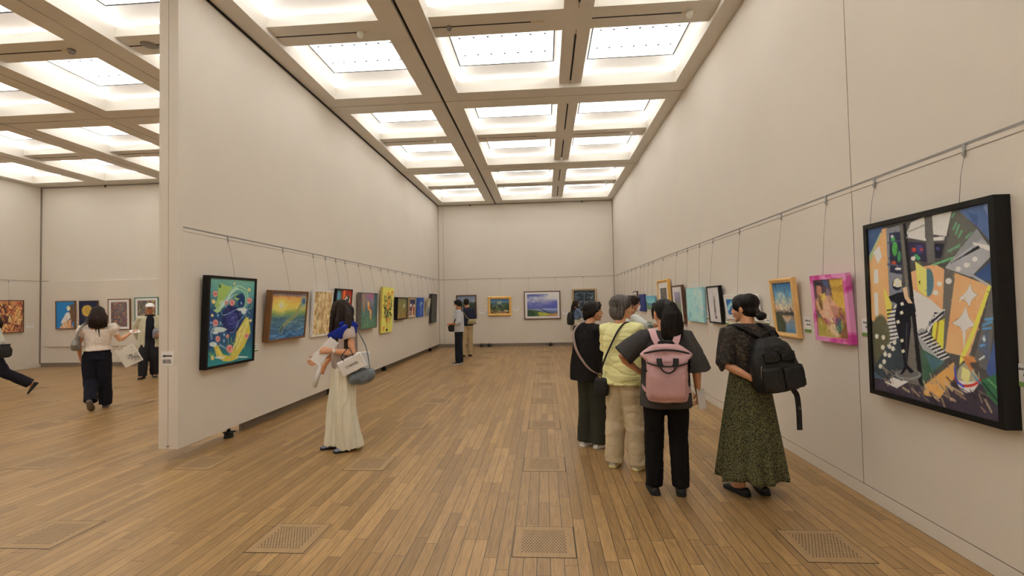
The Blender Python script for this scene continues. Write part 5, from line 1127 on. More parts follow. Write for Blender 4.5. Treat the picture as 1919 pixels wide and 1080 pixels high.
# ------------------------------------------------ woman in the yellow shirt
p = Person((.735, 4.62), -38, 1.645, 'woman in yellow shirt with grey bob and glasses', head=(-56, -3, 0)); p.hairmat = H_grey
p.arms(-1, (-.20, .06, 1.06), (-.08, .25, 1.0), None, (.6, -.2, .5), .5).arms(1, (.21, .05, 1.06), (.10, .25, 1.0), None, (-.6, -.2, .5), .5)
p.legs(-1, (-.10, -.03, .075), .02, 12).legs(1, (.12, .03, .075), .02, -8); p.body()
M_yel = cloth('yellow shirt cloth', A(217, 201, 124), vscale=5, sheen=.1)
p.top('shirt', [(1.345, .064, .06, -.018), (1.318, .118, .08, -.014), (1.285, .166, .1, -.01), (1.2, .182, .13, -.005), (1.05, .182, .132, 0), (.92, .192, .14, 0), (.82, .2, .146, 0), (.775, .2, .148, .0)], {-1: (.85, .078, .072), 1: (.85, .078, .072)}, M_yel, .0075, folds(.012, (3.5, 3.5, 11), 8), collar=.5)
p.trousers(cloth('beige chino cloth', A(168, 146, 112), vscale=5), rad=(.105, .094, .09), hem=.045, disp=folds(.009, (4, 4, 11), 9)); p.shoes(mat('pale grey shoe', A(176, 164, 148), .6), mat('yellowed sole', A(200, 172, 108), .6))
p.hair([((0, -.018, .036), (.090, .104, .089)), ((0, -.052, -.035), (.086, .068, .085)), ((.068, -.022, -.035), (.026, .046, .080)), ((-.068, -.022, -.035), (.026, .046, .080)), ((0, -.035, -.085), (.08, .06, .045))], [([(-.03, .06, .10), (-.070, .035, .06), (-.084, .012, -.01)], [.02, .022, .014]), ([(.03, .06, .10), (.070, .035, .06), (.084, .012, -.01)], [.02, .022, .014])], amp=.004)
p.glasses(mat('dark glasses rim', (.03, .02, .015, 1), .35))
it = p.item('crossbody_bag', (-.17, -.1, .70), 'small black pouch on a long black strap over yellow shirt', 'bag')
bm = bmesh.new(); bx, by = -.155, -.13
sbox(bm, [(bx, by, .665, .05, .02), (bx, by, .68, .068, .03), (bx, by, .74, .072, .034), (bx, by, .81, .066, .028), (bx, by, .835, .05, .014)], pw=3.5); p.ipart(it, 'pouch', bm, M_blacknylon, voxel=.007)
bm = bmesh.new(); pts = smooth_curve([(-.15, -.155, .875), (-.10, -.162, 1.0), (-.02, -.158, 1.16), (.035, -.13, 1.28), (.065, -.06, 1.345), (.08, .02, 1.345), (.06, .1, 1.28), (-.05, .155, 1.1), (-.16, .12, .93), (-.205, .0, .84), (-.19, -.11, .82)], 6); ribbon(bm, pts, .016, .006, [(V(q) - V((q[0] * .5, 0, 1.1))).normalized() for q in pts]); p.ipart(it, 'strap', bm, M_blacknylon, smooth=False)
bm = bmesh.new(); tube(bm, [V((-.152, -.158, .858)) + V((.014 * math.cos(t), 0, .016 * math.sin(t))) for t in [k * math.pi / 6 for k in range(13)]], .003, 6); tube(bm, [(-.153, -.157, .842), (-.155, -.14, .82)], .004, 6); p.ipart(it, 'ring', bm, M_gold)
# ------------------------------------------------ woman in the black jacket
p = Person((.485, 5.27), -52, 1.60, 'woman in black jacket with short black hair and glasses', head=(-46, 2, 0), hoff=(0, .045, -.008)); p.hairmat = H_black
p.arms(-1, (-.2, .02, 1.04), (-.12, .2, .95), None, (.7, -.2, .4), .5).arms(1, (.2, .04, 1.05), (.1, .24, .97), None, (-.6, -.2, .5), .5)
p.legs(-1, (-.075, -.03, .075), .015, 10).legs(1, (.085, .03, .075), .015, -6); p.body()
p.top('jacket', [(1.355, .064, .06, -.018), (1.322, .118, .082, -.016), (1.288, .166, .104, -.012), (1.2, .182, .135, -.02), (1.05, .19, .15, -.03), (.9, .2, .16, -.035), (.78, .21, .166, -.035), (.735, .21, .168, -.035)], {-1: (1.8, .08, .06), 1: (1.8, .08, .06)}, M_black, .009, folds(.012, (5, 5, 3), 12), collar=.35)
p.trousers(cloth('dark olive trouser cloth', A(44, 42, 32), vscale=4), rad=(.1, .09, .092), hem=.05, disp=folds(.006, (8, 8, 4), 13)); p.shoes(mat('white sneaker', A(186, 174, 158), .6, var=.2, vscale=18), mat('white rubber sole', A(206, 196, 180), .6))
p.hair([((0, -.016, .038), (.09, .104, .088)), ((0, -.055, -.02), (.08, .064, .072)), ((.07, -.012, -.005), (.024, .045, .055)), ((-.07, -.012, -.005), (.024, .045, .055)), ((0, .055, .066), (.07, .042, .034)), ((0, -.075, -.06), (.05, .04, .04))], [([(.02, .07, .09), (.06, .07, .055), (.078, .045, .01)], [.02, .022, .012]), ([(-.02, .07, .09), (-.06, .07, .055), (-.078, .045, .01)], [.02, .022, .012])])
p.glasses(mat('gold glasses rim', A(170, 140, 90), .35, metal=.6))
M_taupe = mat('taupe webbing', A(128, 106, 92), .7, var=.06)
it = p.item('crossbody_bag', (.02, -.19, .82), 'taupe strapped crossbody bag worn over black jacket', 'bag')
bm = bmesh.new(); pts = smooth_curve([(-.085, -.13, 1.30), (-.075, -.172, 1.22), (.0, -.20, 1.08), (.09, -.20, .97), (.165, -.155, .87), (.2, -.08, .82)], 6); top_ = smooth_curve([(-.085, -.13, 1.30), (-.08, -.07, 1.348), (-.075, .02, 1.358), (-.05, .11, 1.30)], 4)
ribbon(bm, list(reversed(pts))[:-1] + top_, .032, .006, [(V(q) - V((q[0] * .6, 0, 1.1))).normalized() for q in list(reversed(pts))[:-1] + top_]); p.ipart(it, 'strap', bm, M_taupe, smooth=False)
bm = bmesh.new(); sbox(bm, [(.215, -.03, .70, .03, .05), (.215, -.03, .72, .04, .07), (.215, -.03, .80, .042, .075), (.215, -.03, .84, .03, .06)], pw=3.5); p.ipart(it, 'pouch', bm, M_blacknylon, voxel=.008)
# ------------------------------------------------ woman in the patterned skirt
p = Person((1.665, 4.04), 4, 1.635, 'woman in long leopard print skirt and lace blouse with low bun', head=(38, -2, 0), hoff=(0, .01, -.012)); p.hairmat = H_black
p.arms(-1, (-.215, -.06, 1.04), (-.075, -.17, .95), (.8, -.1, -.3), (0, -1, 0), .4).arms(1, (.21, .03, 1.04), (.12, .22, .98), None, (-.6, -.2, .5), .5)
p.legs(-1, (-.095, -.02, .075), .01, 18).legs(1, (.09, .0, .075), .01, -10); p.body()
M_lace = spots('dark lace', A(30, 26, 21), [A(47, 37, 27), A(68, 49, 34)], scale=46, thr=.52)
p.top('blouse', [(1.36, .058, .056, -.018), (1.322, .112, .08, -.014), (1.288, .163, .1, -.01), (1.2, .18, .128, -.004), (1.08, .175, .126, 0), (.99, .148, .112, 0), (.97, .142, .108, 0), (.955, .12, .09, 0)], {-1: (1.05, .078, .064), 1: (1.05, .078, .064)}, M_lace, .0085, folds(.006, (8, 8, 6), 15), collar=.8)
M_leo = spots('leopard print', A(26, 27, 16), [A(88, 80, 44), A(98, 92, 52), A(40, 38, 24)], scale=125, thr=.50)
bm = bmesh.new(); rg = []
for k in range(30):
    t = k / 29; z = .985 - t * (.985 - .135); r = .135 + .125 * t ** .85; am = .020 * t ** 1.2; n_ = 96
    rg.append([V(((r * 1.03 + am * (math.sin(13 * a) + .5 * math.sin(7 * a + 1.3) + .35 * math.sin(23 * a + 2 * t))) * math.cos(a), (r * .82 + am * (math.sin(13 * a) + .5 * math.sin(7 * a + 1.3) + .35 * math.sin(23 * a + 2 * t))) * math.sin(a), z + (.012 * math.sin(5 * a) * t))) for a in [2 * math.pi * i / n_ for i in range(n_)]])
rin = [[q * .985 + V((0, 0, q.z * .015)) for q in r] for r in reversed(rg)]
loft(bm, rg + rin); p.plain('skirt', bm, M_leo)
p.shoes(M_blackshoe, low=True)
p.hair(CAP + [((0, .008, .060), (.077, .086, .062)), ((.062, .022, .03), (.024, .045, .05)), ((-.062, .022, .03), (.024, .045, .05)), ((0, -.04, .05), (.088, .078, .075))], [([(0, -.09, -.03), (0, -.112, -.055)], [.035, .03])])
p.hair([((.0, -.125, -.062), (.042, .034, .036)), ((.018, -.14, -.06), (.026, .02, .026))], name='hair_bun')
bm = bmesh.new(); ell(bm, (.03, -.125, -.045), .007, p.HM); p.plain('hair_pin', bm, M_steel)
it = p.item('backpack', (.11, -.22, .85), 'black nylon backpack with hanging strap worn over lace blouse', 'backpack')
bm = bmesh.new(); R = Matrix.Translation((.088, -.215, 1.04)) @ Matrix.Scale(1.06, 4, (1, 0, 0)) @ Matrix.Rotation(math.radians(-9), 4, 'Y') @ Matrix.Translation((0, 0, -1.04))
sbox(bm, [(0, 0, .845, .12, .05), (0, 0, .86, .155, .085), (0, -.005, .93, .172, .105), (0, -.005, 1.03, .166, .105), (0, 0, 1.13, .15, .095), (0, .01, 1.20, .12, .08), (0, .02, 1.245, .085, .055), (0, .025, 1.262, .05, .03)], pw=2.8)
for v in bm.verts: v.co = R @ v.co
p.ipart(it, 'bag_body', bm, M_blacknylon, voxel=.009, disp=folds(.009, (8, 8, 7), 17))
for q, z0, z1, w_, nm in ((-.07, .88, 1.06, .075, 'lower_pocket'), (.075, .875, 1.05, .075, 'lower_pocket'), (-.045, 1.075, 1.17, .06, 'upper_pocket'), (.065, 1.07, 1.155, .055, 'upper_pocket')):
    bm = bmesh.new(); d_ = -.105 if nm[0] == 'l' else -.085; sbox(bm, [(q, d_, z0, w_ * .8, .018), (q, d_ - .008, z0 + .02, w_, .028), (q, d_ - .006, z1 - .02, w_ * .96, .026), (q, d_, z1, w_ * .75, .014)], pw=3)
    for v in bm.verts: v.co = R @ v.co
    p.ipart(it, nm, bm, M_blacknylon, voxel=.007, disp=folds(.005, (10, 10, 8), 18 + q * 9))
for q, z, w_ in ((-.045, 1.175, .062), (.065, 1.16, .056), (.078, 1.058, .07)):
    bm = bmesh.new(); tube(bm, [R @ V(x) for x in arc(z, -.022, w_, -.118 if z > 1.1 else -.135, dx=q, dy=.03)], .0045, 8); p.ipart(it, 'zipper', bm, M_blacknylon)
bm = bmesh.new(); tube(bm, [R @ V((-.13, -.098, 1.07)), R @ V((-.138, -.09, 1.02)), R @ V((-.14, -.085, .985))], .005, 6); p.ipart(it, 'zip_pull', bm, M_steel)
for q in (-1, 1):
    bm = bmesh.new(); pts = smooth_curve([(.09 + q * .05, -.15, 1.262), (q * .095 + .02, -.10, 1.332), (q * .11, -.01, 1.352), (q * .118, .075, 1.31), (q * .13, .118, 1.2), (q * .15, .09, 1.08), (q * .168, -.04, 1.0), (q * .12 + .1, -.16, .93)], 5); ribbon(bm, pts, .055, .012, [(V(x) - V((x[0] * .7, -.01, 1.12))).normalized() for x in pts]); p.ipart(it, 'strap', bm, M_blacknylon, smooth=False)
bm = bmesh.new(); tube(bm, smooth_curve([(.04, -.16, 1.262), (.075, -.175, 1.30), (.125, -.175, 1.305), (.165, -.16, 1.262)], 5), .008, 8); p.ipart(it, 'grab_loop', bm, M_blacknylon)
bm = bmesh.new(); pts = smooth_curve([(.262, -.215, 1.0), (.258, -.24, .93), (.215, -.25, .87), (.235, -.255, .82), (.248, -.25, .72), (.25, -.25, .56)], 5); ribbon(bm, pts, .04, .006, (0, -1, 0)); p.ipart(it, 'loose_strap', bm, M_blacknylon, smooth=False)
# ------------------------------------------------ woman in cream trousers
p = Person((-2.29, 5.2), 126, 1.665, 'woman in wide cream trousers with long dark hair', head=(-72, -4, 0)); p.hairmat = H_brown
p.arms(-1, (-.215, -.05, 1.055), (-.13, .17, 1.075), (.3, 1, .12), (.9, -.3, -.5), .8).arms(1, (.19, .02, 1.04), (.14, .2, .97), None, (-.7, 0, .3), .6)
p.legs(-1, (-.085, .03, .075), .02, 12).legs(1, (.085, .02, .075), .02, 0)
p.leg[-1] = (V((-.085, .01, .46)), V((-.09, -.045, .075)), math.radians(12), 0); p.leg[1] = (V((.085, .03, .46)), V((.085, .045, .075)), 0, 0)
p.body()
M_taup = cloth('taupe top cloth', A(150, 131, 117)); M_cream = cloth('cream trouser cloth', A(192, 178, 151), vscale=3)
p.top('top', [(1.345, .066, .062, -.018), (1.318, .118, .082, -.014), (1.285, .164, .1, -.01), (1.2, .17, .118, -.002), (1.06, .158, .12, 0), (.95, .152, .116, 0), (.89, .15, .114, 0), (.865, .145, .11, 0)], {-1: (.42, .072, .064), 1: (.42, .072, .064)}, M_taup, .0085, folds(.006, (7, 7, 5), 22))
p.trousers(M_cream, [(.99, .128, .098, 0), (.92, .148, .112, 0), (.85, .158, .122, -.006), (.78, .15, .125, -.006)], rad=(.112, .12, .138), hem=.028, disp=folds(.028, (11, 11, .9), 23))
p.shoes(mat('blue grey flat shoe', A(98, 98, 108), .5), low=True)
p.hair([((0, -.016, .034), (.086, .101, .087)), ((0, -.05, -.03), (.086, .068, .09)), ((.005, -.075, -.16), (.098, .052, .20))], [([(-.05, .04, .07), (-.083, .01, 0), (-.09, .01, -.1), (-.085, .04, -.2), (-.075, .075, -.32), (-.06, .10, -.46)], [.025, .032, .038, .04, .036, .014]), ([(.05, .04, .07), (.083, .01, 0), (.088, -.02, -.1), (.08, -.04, -.2), (.07, -.05, -.3)], [.025, .03, .034, .034, .014]), ([(0, -.08, .02), (0, -.105, -.08), (0, -.11, -.2), (-.01, -.10, -.32), (-.02, -.1, -.44), (-.03, -.1, -.50)], [(.06, .03), (.088, .044), (.098, .046), (.095, .042), (.07, .03), (.02, .01)]), ([(-.06, -.07, 0), (-.085, -.075, -.12), (-.09, -.07, -.26), (-.085, -.06, -.38)], [.03, .036, .036, .012])], amp=.004, smooth=4)
bm = bmesh.new(); tube(bm, smooth_curve([(.0, -.122, 1.285), (-.105, -.105, 1.30), (-.165, -.055, 1.295), (-.19, .0, 1.275), (-.165, .06, 1.245), (-.10, .10, 1.215), (-.03, .122, 1.19)], 4), [(.066, .021)] * 25, 16, side=V((0, 0, 1)))
tube(bm, smooth_curve([(-.10, -.10, 1.30), (-.13, -.03, 1.335), (-.12, .05, 1.325)], 4), [(.055, .022)] * 9, 16, side=V((0, 1, 0)))
p.skinobj('scarf', bm, cloth('royal blue scarf', A(22, 36, 108)), .006, 4, folds(.005, (10, 10, 10), 3))
E_, W_ = p.arm[-1]; q = E_.lerp(W_, .88)
bm = bmesh.new(); tube(bm, [q + V((.026 * math.cos(t), 0, .026 * math.sin(t) - .002)) for t in [k * math.pi / 8 for k in range(17)]], (.006), 8); bbox(bm, q.x - .036, q.x - .024, q.y - .013, q.y + .013, q.z - .014, q.z + .012, .003, 2); p.plain('wristwatch', bm, mat('watch silver', A(200, 180, 165), .35, metal=.4))
W_ = p.arm[-1][1]
it = p.item('brochure', (W_.x, W_.y + .06, W_.z - .1), 'white folded brochures in the hand of the woman in cream trousers', 'brochure')
bm = bmesh.new(); sheet(bm, W_ + V((.028, .055, -.005)), (.15, .5, .45), (.1, .62, -.72), .11, .30, .006); sheet(bm, W_ + V((.040, .03, .0)), (.15, .5, .6), (.1, .7, -.5), .105, .26, .005); p.ipart(it, 'sheets', bm, M_paper, smooth=False)
# white carrier bag with the shop lettering, hanging from the forearm
it = p.item('shopping_bag', (-.215, -.03, .84), 'small white shopping bag with black lettering hanging from a forearm', 'bag')
R = Matrix.Translation((-.235, -.035, .925)) @ Matrix.Rotation(math.radians(-26), 4, 'X') @ Matrix.Rotation(math.radians(-12), 4, 'Z')
bm = bmesh.new(); bbox(bm, -.04, .04, -.125, .125, -.075, .075, .003, 1, 0, R); p.ipart(it, 'carrier', bm, M_paper, smooth=False)
for xx in (-.03, .03):
    bm = bmesh.new(); tube(bm, smooth_curve([R @ V((xx, -.05, .07)), R @ V((xx * .6, -.055, .12)), V((-.205 + xx * .4, -.005, 1.095)), R @ V((xx * .6, .055, .12)), R @ V((xx, .05, .07))], 5), .004, 6); p.ipart(it, 'cord_handle', bm, M_blacknylon)
me = text_mesh('CHANEL', .036); me.transform(Matrix.Scale(p.S, 4) @ R @ Matrix.Translation((-.0412, .0, .0)) @ Matrix.Rotation(math.radians(-90), 4, 'Z') @ Matrix.Rotation(math.radians(90), 4, 'X')); me.transform(Matrix.Translation(-it[1])); link('lettering', me, M_ink, it[0])
it = p.item('paper_bag', (-.10, -.2, .85), 'plain white paper bag behind the small lettered shopping bag', 'bag')
bm = bmesh.new(); bbox(bm, -.15, -.09, -.25, -.1, .86, 1.03, .003, 1); p.ipart(it, 'carrier', bm, M_paper, smooth=False)
M_gbag = mat('grey blue leather', A(88, 90, 88), .5, var=.12, vscale=12, bump=.3, bscale=90)
it = p.item('handbag', (-.19, -.21, .75), 'grey leather handbag on shoulder strap beside cream trousers', 'bag')
bm = bmesh.new(); b0 = V((-.215, -.145, .80))
for k in range(7):
    t = k / 6 - .5; ell(bm, b0 + V((.0, -t * .19, -.02 + .03 * t)), (.055, .045, .086 * (1 - .9 * t * t)))
p.ipart(it, 'bag_body', bm, M_gbag, voxel=.007, disp=folds(.008, (16, 16, 16), 31))
bm = bmesh.new(); tube(bm, [b0 + V((-.01, .1, .055)), b0 + V((-.02, .0, .07)), b0 + V((-.01, -.1, .045))], .004, 6); p.ipart(it, 'zipper', bm, M_blacknylon)
bm = bmesh.new(); bbox(bm, -.277, -.265, -.10, -.075, .75, .80, .004, 2); tube(bm, [(-.27, -.087, .80), (-.26, -.085, .84)], .004, 6); p.ipart(it, 'tassel', bm, M_gbag)
bm = bmesh.new(); pts = smooth_curve([b0 + V((-.02, .1, .05)), V((-.17, -.03, 1.08)), V((-.105, .09, 1.25)), V((-.09, .0, 1.365)), V((-.10, -.1, 1.30)), V((-.16, -.2, 1.1)), b0 + V((-.02, -.08, .06))], 6); ribbon(bm, pts, .018, .006, [(V(q) - V((0, 0, 1.1))).normalized() for q in pts]); p.ipart(it, 'strap', bm, M_gbag, smooth=False)
# ------------------------------------------------ visitor behind her
p = Person((-2.475, 5.74), 100, 1.62, 'visitor in brown top mostly hidden behind the woman in cream trousers', head=(-30, 0, 0), fine=True); p.hairmat = H_black
p.arms(-1, (-.2, .10, 1.05), (-.17, .22, .87), None, (.9, 0, -.2), .9).arms(1, (.17, .03, 1.03), (.15, .12, .82), None, (-1, .2, 0), .6)
p.legs(-1, (-.075, .0, .075), .02, 5).legs(1, (.08, .03, .075), .02, -5); p.body()
p.top('top', [(1.345, .064, .06, -.018), (1.318, .118, .08, -.014), (1.285, .162, .1, -.01), (1.2, .17, .12, 0), (1.05, .165, .122, 0), (.92, .17, .126, 0)], {-1: (.85, .075, .08), 1: (.85, .075, .08)}, cloth('brown top cloth', A(112, 90, 74)), .009, folds(.007, (7, 7, 5), 41))
p.trousers(cloth('pale cotton trousers', A(186, 168, 142)), rad=(.1, .09, .09), hem=.045, disp=folds(.007, (8, 8, 3), 42)); p.shoes(M_blackshoe)
p.hair(CAP)
W_ = p.arm[-1][1]; it = p.item('rolled_brochure', (W_.x, W_.y + .06, W_.z - .2), 'white rolled brochure pointing down from the half hidden hand on the left', 'brochure')
bm = bmesh.new(); tube(bm, [W_ + V((.02, .045, .0)), W_ + V((.02, .13, -.25))], [.028, .026], 12, round_ends=False); p.ipart(it, 'roll', bm, M_paper)
# ------------------------------------------------ masked visitor pointing at a picture
p = Person((1.27, 7.0), -84, 1.66, 'visitor in pale shirt and face mask pointing at the right wall', head=(-8, -6, 0), skin=SKIN_T); p.hairmat = H_brown
p.arms(1, (.37, .07, 1.19), (.31, .30, 1.20), (-.1, 1, 0), (0, 0, -1), .35).arms(-1, (-.2, .05, 1.04), (-.14, .22, .97), None, (.8, 0, 0), .5)
p.legs(-1, (-.08, -.03, .075)).legs(1, (.08, .03, .075)); p.body()
M_pale = cloth('pale grey shirt cloth', A(168, 162, 146))
p.top('shirt', [(1.345, .064, .06, -.018), (1.318, .118, .08, -.014), (1.285, .165, .1, -.01), (1.2, .18, .13, 0), (1.05, .18, .135, 0), (.88, .19, .14, 0), (.8, .192, .142, 0)], {1: (1.15, .07, .056), -1: (1.2, .074, .06)}, M_pale, .009, folds(.008, (7, 7, 5), 45), collar=.4)
E_, W_ = p.arm[1]; bm = bmesh.new(); tube(bm, [E_.lerp(W_, .0), E_.lerp(W_, .34)], [.062, .058], 16, round_ends=False); p.plain('cuff', bm, spots('floral cuff', A(66, 72, 62), [A(150, 150, 130)], scale=40))
p.trousers(cloth('grey trousers', A(90, 84, 76)), disp=folds(.006, (8, 8, 4), 46)); p.shoes(M_blackshoe)
p.hair(CAP + [((0, .05, .066), (.064, .042, .034)), ((.066, -.005, .01), (.022, .04, .045)), ((-.066, -.005, .01), (.022, .04, .045))], amp=.007); p.mask(mat('white mask', A(206, 194, 178), .7))
it = p.item('phone', (.295, .43, 1.13), 'small white phone held by the pointing masked visitor', 'phone')
bm = bmesh.new(); bbox(bm, .285, .305, .36, .50, 1.135, 1.165, .004, 2); p.ipart(it, 'case', bm, M_paper, smooth=False)
# ------------------------------------------------ man in pale shirt with mask
p = Person((-2.30, 12.42), 97, 1.70, 'man in pale shirt and face mask with black sling bag', head=(4, -8, 0), fine=False, skin=SKIN_T); p.hairmat = H_black
p.arms(-1, (-.21, -.02, 1.03), (-.12, .22, .985), (.5, .9, .1), (.7, 0, -.6), .8).arms(1, (.21, .0, 1.03), (.1, .22, .985), (-.5, .9, .1), (-.7, 0, -.6), .8)
p.legs(-1, (-.085, .02, .075), .01, 4).legs(1, (.085, -.03, .075), .01, -4); p.body()
p.top('shirt', [(1.35, .066, .062, -.018), (1.318, .12, .084, -.014), (1.285, .168, .105, -.01), (1.2, .18, .13, 0), (1.05, .178, .135, 0), (.9, .182, .138, 0), (.8, .18, .138, 0)], {-1: (1.35, .08, .062), 1: (1.35, .08, .062)}, cloth('light grey shirt', A(160, 152, 146)), .011, folds(.009, (7, 7, 5), 51), collar=.5)
p.trousers(cloth('navy trousers', A(26, 26, 30)), rad=(.1, .082, .072), hem=.05, voxel=.011, disp=folds(.006, (8, 8, 5), 52)); p.shoes(M_blackshoe, mat('white trainer sole', A(190, 182, 170), .6))
p.hair(CAP + [((0, .045, .068), (.068, .045, .034)), ((.066, -.01, .0), (.023, .042, .045)), ((-.066, -.01, .0), (.023, .042, .045))]); p.mask(mat('white mask', (1, 1, 1, 1)))
it = p.item('sling_bag', (-.06, .19, .84), 'black sling bag in front of the man in pale shirt', 'bag')
bm = bmesh.new(); sbox(bm, [(-.1, .17, .81, .05, .05), (-.1, .175, .84, .06, .075), (-.1, .18, .93, .062, .08), (-.1, .17, .98, .055, .06)], pw=3); p.ipart(it, 'pouch', bm, M_blacknylon, voxel=.01)
bm = bmesh.new(); pts = smooth_curve([(-.16, .13, .96), (-.2, .06, 1.12), (-.175, -.04, 1.27), (-.09, -.1, 1.345), (.0, -.13, 1.29)], 5); ribbon(bm, pts, .028, .008, [(V(q) - V((0, 0, 1.1))).normalized() for q in pts]); p.ipart(it, 'strap', bm, M_blacknylon, smooth=False)
# ------------------------------------------------ man in navy top
p = Person((-2.36, 14.1), 22, 1.745, 'man in navy shirt and khaki trousers facing the back wall', head=(-20, 0, 0), fine=False, skin=SKIN_T); p.hairmat = H_black
p.arms(-1, (-.2, .05, 1.03), (-.12, .22, 1.0)).arms(1, (.21, .02, 1.04), (.14, .2, .95))
p.legs(-1, (-.14, -.04, .075), .01, 35).legs(1, (.085, .02, .075), .01, -4); p.body()
p.top('shirt', [(1.35, .066, .062, -.018), (1.318, .12, .084, -.014), (1.285, .17, .105, -.01), (1.2, .185, .132, 0), (1.05, .182, .135, 0), (.9, .184, .138, 0), (.85, .182, .138, 0)], {-1: (.95, .08, .072), 1: (.95, .08, .072)}, cloth('navy shirt', A(28, 30, 40)), .011, folds(.007, (7, 7, 5), 55), collar=.4)
p.trousers(cloth('khaki trousers', A(146, 122, 86)), rad=(.1, .086, .076), hem=.05, voxel=.011, disp=folds(.008, (8, 8, 7), 56)); p.shoes(M_blackshoe)
p.hair(CAP, amp=.003)
it = p.item('waist_bag', (.12, -.18, .93), 'khaki waist bag on the man in navy shirt', 'bag')
bm = bmesh.new(); sbox(bm, [(.1, -.17, .89, .11, .03), (.1, -.18, .91, .13, .05), (.1, -.18, .99, .11, .05), (.1, -.17, 1.03, .08, .03)], pw=3); p.ipart(it, 'pouch', bm, mat('khaki canvas', A(122, 104, 68), .8), voxel=.01)
bm = bmesh.new(); tube(bm, smooth_curve([(.03, -.17, 1.02), (-.05, -.155, 1.1), (-.12, -.12, 1.24), (-.12, -.04, 1.34), (-.11, .05, 1.34)], 5), .009, 6); p.ipart(it, 'strap', bm, mat('khaki canvas', (1, 1, 1, 1)))
# ------------------------------------------------ woman photographing
p = Person((1.02, 15.8), -62, 1.63, 'woman in denim shirt photographing the dark abstract in the corner', head=(-12, -4, 0), fine=False); p.hairmat = H_brown
p.arms(-1, (-.2, .1, 1.08), (-.08, .3, 1.18), (.2, .7, .6), (.8, 0, .2), .8).arms(1, (.2, .1, 1.08), (.1, .3, 1.2), (-.2, .7, .6), (-.8, 0, .2), .8)
p.legs(-1, (-.08, 0, .075)).legs(1, (.08, .02, .075)); p.body()
p.top('shirt', [(1.345, .064, .06, -.018), (1.318, .118, .08, -.014), (1.285, .165, .1, -.01), (1.2, .175, .125, 0), (1.05, .172, .128, 0), (.98, .172, .128, 0)], {-1: (1.7, .075, .055), 1: (1.7, .075, .055)}, cloth('denim', A(82, 92, 106)), .011, folds(.008, (8, 8, 6), 61), collar=.4)
p.top('skirt', [(1.02, .15, .115, 0), (.9, .185, .15, 0), (.7, .2, .165, 0), (.62, .21, .17, 0)], {}, cloth('cream skirt', A(166, 150, 122)), .011, folds(.01, (12, 12, 1), 62))
p.trousers(M_blacktr, voxel=.011); p.shoes(M_blackshoe)
p.hair([((0, -.016, .034), (.086, .101, .087)), ((0, -.05, -.03), (.084, .068, .09))], [([(0, -.085, 0), (0, -.11, -.12), (0, -.11, -.25), (0, -.1, -.32)], [(.07, .04), (.09, .045), (.08, .04), (.03, .015)]), ([(-.06, .03, .05), (-.085, .01, -.05), (-.08, .05, -.2)], [.025, .03, .012]), ([(.06, .03, .05), (.085, .01, -.05), (.08, .05, -.2)], [.025, .03, .012])])
it = p.item('backpack', (0, -.2, .86), 'black backpack on the woman in denim shirt', 'backpack')
bm = bmesh.new(); sbox(bm, [(0, -.2, .80, .09, .05), (0, -.21, .83, .13, .085), (0, -.21, 1.0, .14, .09), (0, -.2, 1.16, .12, .07), (0, -.19, 1.22, .08, .04)], pw=3); p.ipart(it, 'bag_body', bm, M_blacknylon, voxel=.01)
for q in (-1, 1):
    bm = bmesh.new(); pts = smooth_curve([(q * .08, -.15, 1.22), (q * .1, -.08, 1.335), (q * .11, .0, 1.352), (q * .118, .085, 1.3), (q * .14, .1, 1.12), (q * .17, -.04, .95)], 4); ribbon(bm, pts, .045, .012, [(V(x) - V((x[0] * .7, -.01, 1.12))).normalized() for x in pts]); p.ipart(it, 'strap', bm, M_blacknylon, smooth=False)
W_ = p.arm[1][1]; it = p.item('phone', (0, .36, 1.2), 'phone raised by the woman in denim shirt', 'phone')
bm = bmesh.new(); bbox(bm, -.08, .08, .385, .395, 1.2, 1.28, .003, 2); p.ipart(it, 'case', bm, M_blacknylon, smooth=False)
it = p.item('exhibition_sheet', (.02, .3, 1.0), 'white sheet hanging from the hands of the photographing woman', 'paper')
bm = bmesh.new(); sheet(bm, (.05, .33, 1.02), (1, .2, .1), (.1, .3, 1), .12, .30, .004); p.ipart(it, 'sheet', bm, M_paper, smooth=False)
# ------------------------------------------------ woman in white blouse, left wing
p = Person((-7.30, 7.22), 40, 1.665, 'woman in white puff sleeve blouse walking in the left wing', head=(6, -6, 0), fine=True); p.hairmat = H_brown
p.arms(1, (.27, -.03, 1.07), (.38, .15, 1.15), (.75, .5, .25), (-.3, .2, 1), .4).arms(-1, (-.22, .0, 1.03), (-.22, .12, .84), (.1, .3, -1), (1, 0, 0), .6)
p.legs(-1, (-.08, -.05, .075), .03, 10).legs(1, (.06, -.28, .12), .09, 0, .75)
p.leg[-1] = (V((-.08, .05, .45)), V((-.085, .06, .075)), math.radians(4), 0); p.leg[1] = (V((.08, .05, .45)), V((.06, -.20, .13)), 0, .7)
p.leg = {1: (V((.08, .04, .46)), V((.09, .10, .075)), 0, 0), -1: (V((-.075, .02, .46)), V((-.06, -.19, .178)), math.radians(-6), .75)}
p.body()
M_blouse = cloth('white blouse cloth', A(196, 176, 156))
o = p.top('blouse', [(1.245, .172, .1, -.01), (1.225, .182, .118, -.004), (1.1, .168, .125, 0), (.985, .152, .118, 0), (.95, .168, .13, 0), (.915, .178, .14, 0)], {}, M_blouse, .0085, folds(.009, (10, 10, 8), 65))
bm = bmesh.new()
for sd in (1, -1):
    sh = p.sh[sd]; E_ = p.arm[sd][0]; tube(bm, [sh + V((-sd * .02, 0, -.035)), sh.lerp(E_, .12), sh.lerp(E_, .3), sh.lerp(E_, .46)], [.07, .094, .092, .06], 18)
p.skinobj('puff_sleeves', bm, M_blouse, .0085, 3, folds(.009, (18, 18, 8), 66))
